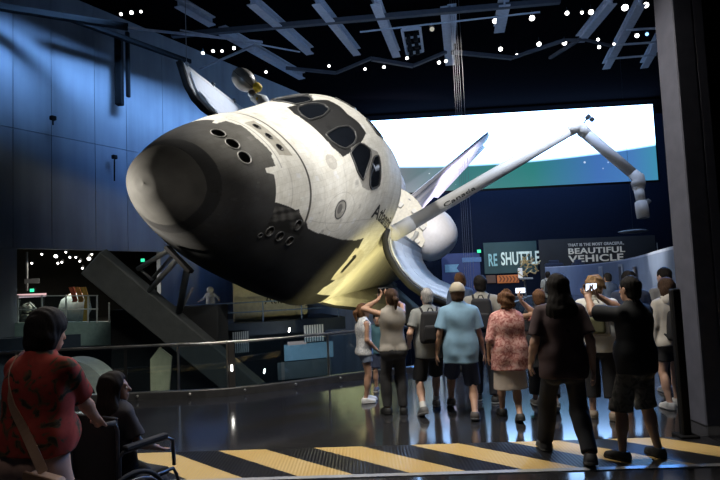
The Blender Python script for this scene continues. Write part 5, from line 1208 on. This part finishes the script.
P['blue_man'] = person('man in pale blue short sleeved shirt and beige cap walking toward the spacecraft', fp(464, 416), -6, 1.80, {'L': (-.13, .46, .03, -6, 8), 'R': (.12, -.24, .01, 10, 10)}, {'L': (-.29, .02, .90), 'R': (.29, .06, .88)}, 2, (6, 2), 1.02, 1.02, False, 'tan', 'short', 'brown',
    (C_('sky_blue', (.19, .33, .45)), .78, .78, .05), ('shorts', C_('navy', (.018, .026, .055)), .98, .032), (.07, .06, .055), (.16, .16, .16), None, C_('beige', (.40, .35, .26)))
P['dark_pack_man'] = person('dark haired man in dark clothes with a black backpack behind the blue shirt', fp(487, 402), -14, 1.79, {'L': (-.12, .10, 0, -6, 0), 'R': (.12, -.06, 0, 10, 0)}, {'L': (-.26, .1, .95), 'R': (.27, .08, .92)}, 0, (-10, 0), 1, 1.02, False, 'tan', 'short', 'dark',
    (C_('stone', (.26, .25, .22)), .75, .84, .03), ('trousers', C_('dark_jean', (.018, .02, .028)), 1.92, .02), (.03, .03, .03), (.5, .5, .5))
P['pink_woman'] = person('woman with curly short hair in loose pink patterned blouse raising a phone', fp(513, 420), 2, 1.62, {'L': (-.05, .30, 0, -4, 0), 'R': (.05, -.16, .02, 6, 14)}, {'L': (-.26, .06, .92), 'R': (.25, .12, 1.62, -.1, .1, 1)}, 0, (0, 2), 1.15, 1.08, True, 'tan', 'curly', 'chestnut',
    (mat_pattern('print_pink', [(.30, .10, .09), (.52, .24, .21), (.62, .38, .33)], 20, pos=(.38, .5, .6)), 1.15, .74, .07, 'blouse'), ('skirt', C_('sand', (.46, .39, .33)), .47, .02), (.03, .028, .028), None, elbows={'R': (.7, -.1, -.9), 'L': (-.5, -.8, -.4)})
P['black_woman'] = person('short haired woman in a plain black top standing between pink blouse and long hair', fp(546, 409), -8, 1.60, {'L': (-.10, .26, 0, -6, 0), 'R': (.10, -.24, .05, 8, 28)}, None, 0, (4, 0), 1.1, 1.02, True, 'tan', 'short', 'chestnut',
    (C_('jet', (.010, .010, .012)), .85, .66, .04), ('trousers', C_('black', (.012, .012, .014)), 1.75, .03), (.16, .15, .14), (.30, .30, .30))
P['long_hair'] = person('tall visitor with very long dark hair in maroon tee and dark jeans', fp(569, 460), -4, 1.83, {'L': (-.13, .30, 0, -8, 0), 'R': (.12, -.24, .03, 8, 16)}, {'L': (-.26, .12, .94), 'R': (.25, -.06, .90)}, 0, (3, 0), 1.05, 1.06, True, 'fair', 'long', 'dark',
    (C_('maroon', (.05, .028, .029)), .80, .82, .03), ('trousers', C_('ink_jean', (.010, .011, .016)), 1.93, .016), (.025, .025, .028), (.06, .06, .06))
P['white_man'] = person('fair haired visitor in white tee with a pale backpack looking right', fp(604, 419), -24, 1.72, {'L': (-.12, .05, 0, -6, 0), 'R': (.12, -.04, 0, 10, 0)}, {'L': (-.22, .20, 1.12), 'R': (.24, .2, 1.12)}, 0, (28, -2), 1.08, 1.06, False, 'fair', 'curly', 'blond',
    (C_('white', (.58, .57, .52)), .8, .84, .03), ('trousers', C_('black', (.012, .012, .014)), 1.55, .035), (.30, .24, .18), (.2, .17, .13))
P['navy_man'] = person('dark haired man in navy tee seen between the raised arms and the dark shirted man', gp(629, 7.9), -6, 1.77, None, None, 0, (-6, 0), 1, 1.05, False, 'tan', 'crop', 'dark',
    (C_('navy_tee', (.03, .04, .075)), .8, .84, .03), ('shorts', C_('black', (.012, .012, .014)), .95, .04), (.05, .05, .05), (.3, .3, .3))
P['dark_shirt'] = person('man in charcoal tee and grey cargo shorts holding up a lit phone', fp(643, 460), 26, 1.73, {'L': (-.17, .08, 0, -14, 0), 'R': (.19, -.03, 0, 16, 0)}, {'L': (-.09, .44, 1.56, .3, .3, .8), 'R': (.07, .44, 1.56, -.3, .3, .8)}, 0, (4, 2), 1.06, 1.05, False, 'tan', 'crop', 'dark',
    (C_('charcoal_tee', (.014, .015, .017)), .85, .84, .03), ('shorts', mat_pattern('camo', [(.05, .05, .042), (.10, .095, .08), (.15, .14, .12)], 14, .85), 1.05, .036), (.02, .02, .022), (.03, .03, .03), elbows={'L': (-.8, .1, -.8), 'R': (.8, .1, -.8)})
P['hood_man'] = person('dark haired man in a grey hooded top beyond the cream hooded visitor', gp(665, 8.3), 6, 1.79, None, None, 0, (-14, 0), 1, 1.05, False, 'fair', 'crop', 'dark',
    (C_('grey_hood', (.20, .20, .20)), 1.9, .84, .03, 'hooded_top'), ('trousers', C_('dark_jean', (.018, .02, .028)), 1.9, .02), (.3, .3, .3), (.5, .5, .5))
P['cream_hood'] = person('visitor in cream hooded top and black shorts beside the dark column', fp(676, 408), 6, 1.66, {'L': (-.12, -.06, 0, -6, 0), 'R': (.12, .14, 0, 8, 0)}, None, 0, (0, 0), 1, .98, True, 'fair', 'bob', 'brown',
    (C_('cream', (.42, .39, .34)), 1.9, .86, .03, 'hooded_top'), ('shorts', C_('black', (.012, .012, .014)), .62, .03), (.65, .65, .65), (.6, .6, .6))
for k, r_ in (('hood_man', .06), ('cream_hood', .06)):
    pr = P[k]; inv_ = pr['M'].inverted(); c_ = inv_ @ pr['T'](0, -.10, 1.47); mesh('hood', *ball(c_, .12, 16, (1.1, .55, .75)), C_('cream' if k == 'cream_hood' else 'grey_hood', (.4, .4, .4)), pr['root'], True)
P['far_pack'] = person('distant visitor in grey with a dark backpack by the start of the ramp wall', gp(548, 21), -10, 1.80, None, None, 0, (0, 0), 1, 1, False, 'tan', 'short', 'dark', (C_('heather', (.24, .25, .24)), .8, .84, .03), ('trousers', C_('ink_jean', (.01, .011, .016)), 1.9, .02), (.05, .05, .05), detail=.017)
P['far_blue'] = person('distant visitor in slate blue shirt before the pictures on the curved wall', gp(608, 14.5), 10, 1.70, None, None, 0, (0, 0), 1, 1, False, 'tan', 'short', 'dark', (C_('slate', (.10, .14, .22)), .8, .84, .03), ('trousers', C_('ink_jean', (.01, .011, .016)), 1.9, .02), (.05, .05, .05), detail=.015)
P['far_red'] = person('distant visitor with reddish hair mostly hidden behind the beige cap', gp(460, 11.0), 0, 1.84, None, None, 0, (0, 0), 1, 1, True, 'tan', 'bob', 'chestnut', (C_('slate', (.10, .14, .22)), .8, .84, .03), ('trousers', C_('ink_jean', (.01, .011, .016)), 1.9, .02), (.05, .05, .05), detail=.015)

M_BAG = C_('bag_black', (.014, .014, .016))
backpack(P['grey_man'], 'black backpack on the grey haired man', M_BAG, .30, .42, .15, 1.24)
backpack(P['dark_pack_man'], 'black backpack on the dark haired man behind the blue shirt', M_BAG, .31, .48, .15, 1.22)
backpack(P['white_man'], 'pale grey backpack on the white shirted visitor', C_('bag_pale', (.30, .29, .26)), .27, .40, .12, 1.24, m2=C_('bag_olive', (.10, .10, .05)))
backpack(P['cream_hood'], 'black backpack on the cream hooded visitor by the column', M_BAG, .28, .38, .13, 1.14)
backpack(P['far_pack'], 'dark backpack on the distant visitor by the ramp wall', M_BAG, .30, .44, .15, 1.22)
def mid(pr): return (pr['wr']['L'] + pr['wr']['R']) / 2
phone(mid(P['photo_woman']) + Vector((-.0, .03, .115)), (-.15, 1, .12), 'phone held up by the woman in the grey sleeveless top', False, .15, .08)
phone(mid(P['dark_shirt']) + P['dark_shirt']['Rz'] @ Vector((0, .03, .10)), P['dark_shirt']['Rz'] @ Vector((0, 1, .1)), 'brightly lit phone held up by the charcoal shirted man', True, .16, .08)
phone(P['pink_woman']['wr']['R'] + Vector((.0, .03, .14)), (.0, 1, .1), 'phone raised beside the head of the pink bloused woman below the golden instrument', True, .13, .07)

# ------------------------------------------------------------------ wheelchair with a child, pushed by the woman in red
WX, WY, WR = gp(121, 4.12)[0], gp(121, 4.12)[1], math.radians(-28)
wc = thing('wheelchair', 'black folding wheelchair at the lower left with a child in it', 'wheelchair', (WX, WY, 0), WR)
M_WC, M_TYRE, M_CH = C_('chair_vinyl', (.012, .012, .014)), mat('tyre', (.015, .015, .015), .8), mat('chair_frame', (.10, .10, .11), .35, .8)
mesh('seat', *box((0, .02, .49), (.42, .42, .05), None, .02), M_WC, wc)
mesh('backrest', *box((0, -.22, .74), (.42, .03, .44), None, .012), M_WC, wc)
for sg in (-1, 1):
    x = sg * .23
    fr_ = mesh('side_frame', *join(tube([(x, -.34, .94), (x, -.25, .93), (x, -.23, .88), (x, -.23, .22), (x, .22, .22)], .012, 8), tube([(x, -.23, .5), (x, .24, .5), (x, .27, .45), (x, .36, .16)], .012, 8)), M_CH, wc, True)
    mesh('push_handle', *cyl((x, -.36, .94), (x, -.25, .935), .018), M_TYRE, fr_, True)
    mesh('arm_frame', *tube([(x, -.22, .55), (x, -.22, .70), (x, -.19, .73), (x, .18, .73), (x, .24, .70), (x, .25, .52)], .014, 8), M_CH, wc, True)
    mesh('armrest', *box((x, 0, .75), (.055, .36, .035), None, .014), M_WC, wc)
    xo = sg * .285
    wh = mesh('wheel', *tube([(xo, -.16 + .29 * math.cos(t), .305 + .29 * math.sin(t)) for t in np.linspace(0, 2 * PI, 41)[:-1]], .016, 8, True), M_TYRE, wc, True)
    mesh('hand_rim', *tube([(xo + sg * .03, -.16 + .255 * math.cos(t), .305 + .255 * math.sin(t)) for t in np.linspace(0, 2 * PI, 41)[:-1]], .009, 6, True), M_CH, wh, True)
    mesh('hub', *cyl((xo - .03, -.16, .305), (xo + .03, -.16, .305), .03), M_CH, wh, True)
    mesh('spokes', *join(*[cyl((xo, -.16, .305), (xo, -.16 + .28 * math.cos(t), .305 + .28 * math.sin(t)), .0025, None, 5) for t in np.linspace(0, 2 * PI, 21)[:-1]]), M_CH, wh)
    ct_ = mesh('caster', *lathe([(-.02, .05), (-.015, .08), (.015, .08), (.02, .05)], (x, .30, .085), (1, 0, 0), 20, True), M_TYRE, wc, True)
    mesh('caster_fork', *tube([(x, .27, .30), (x, .28, .18), (x, .30, .085)], .012, 6), M_CH, ct_)
    mesh('footplate', *box((sg * .11, .44, .12), (.15, .14, .015), None, .005), M_CH, wc)
WCM = Matrix.Translation((WX, WY, 0)) @ Matrix.Rotation(WR, 4, 'Z')
cs = 1.32 / 1.75
child = person('child with long dark hair in dark clothes seated in the wheelchair', tuple(Vector((WX, WY, 0)) + Matrix.Rotation(WR, 3, 'Z') @ Vector((0, -.04, 0))), math.degrees(WR), 1.32, {'L': (-.12, .58, .10, 0, 0), 'R': (.12, .58, .10, 0, 0)}, {'L': (-.22, .26, 1.02), 'R': (.22, .26, 1.02)}, -4, (40, 2), 1, .95, True, 'brown', 'long', 'dark',
    (C_('dark_print', (.022, .02, .025)), .8, .92, .03), ('trousers', C_('black', (.012, .012, .014)), 1.9, .02), (.05, .05, .05), detail=.008, sit=.60 / cs, eyes=True, scale_head=1.16)
rw = person('woman in red flowered tee pushing the wheelchair, seen from behind', gp(36, 3.30), -18, 1.71, {'L': (-.13, -.08, 0, -4, 0), 'R': (.12, .10, 0, 6, 0)}, {'L': (WCM @ Vector((-.23, -.37, .965)),), 'R': (WCM @ Vector((.23, -.37, .965)),)}, 5, (6, -4), 1.2, 1.14, True, 'tan', 'bob', 'dark',
    (mat_pattern('print_red', [(.025, .022, .012), (.09, .06, .03), (.26, .032, .022), (.32, .045, .03)], 11, .85, pos=(.34, .40, .46, .7)), .86, .945, .03), ('trousers', C_('rose_khaki', (.42, .27, .21)), 1.9, .03), (.1, .09, .08), None, detail=.0078)
# tan shoulder bag worn across her back
sbag = thing('shoulder_bag', 'tan shoulder bag slung across the back of the woman in red', 'bag', tuple(rw['T'](.27, -.10, .72)))
o_ = Vector(sbag.location); M_TAN = mat('tan_leather', (.30, .19, .12), .55)
mesh('bag_body', *box(rw['T'](.26, -.17, .78) - o_, (.21, .08, .20), rw['Rz'] @ Matrix.Rotation(.15, 3, 'Y'), .04), M_TAN, sbag)
mesh('flap', *box(rw['T'](.26, -.215, .83) - o_, (.21, .02, .11), rw['Rz'] @ Matrix.Rotation(.15, 3, 'Y'), .009), mat('tan_leather_dark', (.20, .12, .07), .5), sbag)
pth = smooth_path([rw['T'](-.10, .10, 1.42), rw['T'](-.12, .0, 1.505), rw['T'](-.11, -.11, 1.40), rw['T'](-.03, -.165, 1.25), rw['T'](.08, -.165, 1.10), rw['T'](.18, -.175, .98), rw['T'](.25, -.18, .89)], 5); rows = []
for i, p in enumerate(pth):
    t = (pth[min(i + 1, len(pth) - 1)] - pth[max(i - 1, 0)]).normalized(); c_ = rw['T'](0, 0, 1.2); c_.z = p.z; nn = (p - c_).normalized(); b_ = t.cross(nn).normalized(); rows.append([p - o_ + b_ * a + nn * q for a, q in ((-.024, 0), (-.024, .007), (.024, .007), (.024, 0))])
mesh('strap', *rings(rows), M_TAN, sbag)
# suit on display on the far platform
su_p = at(211, 322, 28.0); suit = person('pale spacesuit figure with spread arms on the far platform by the bowl', (su_p.x, su_p.y, 0), 170, 1.72, None, {'L': (-.50, .12, 1.12), 'R': (.50, .12, 1.12)}, 0, (0, 0), 1.05, 1.15, False, 'fair', None, 'dark',
    (C_('suit_white', (.50, .52, .62)), 1.9, .84, .05, 'suit_top'), ('trousers', C_('suit_white', (.50, .52, .62)), 1.93, .05), (.4, .4, .45), detail=.018)
mesh('helmet', *ball(suit['M'].inverted() @ suit['hc'], .17, 18), mat('helmet_white', (.55, .56, .62), .3), suit['root'], True)
suit['root'].name = 'display_suit'; suit['root']['category'] = 'spacesuit'
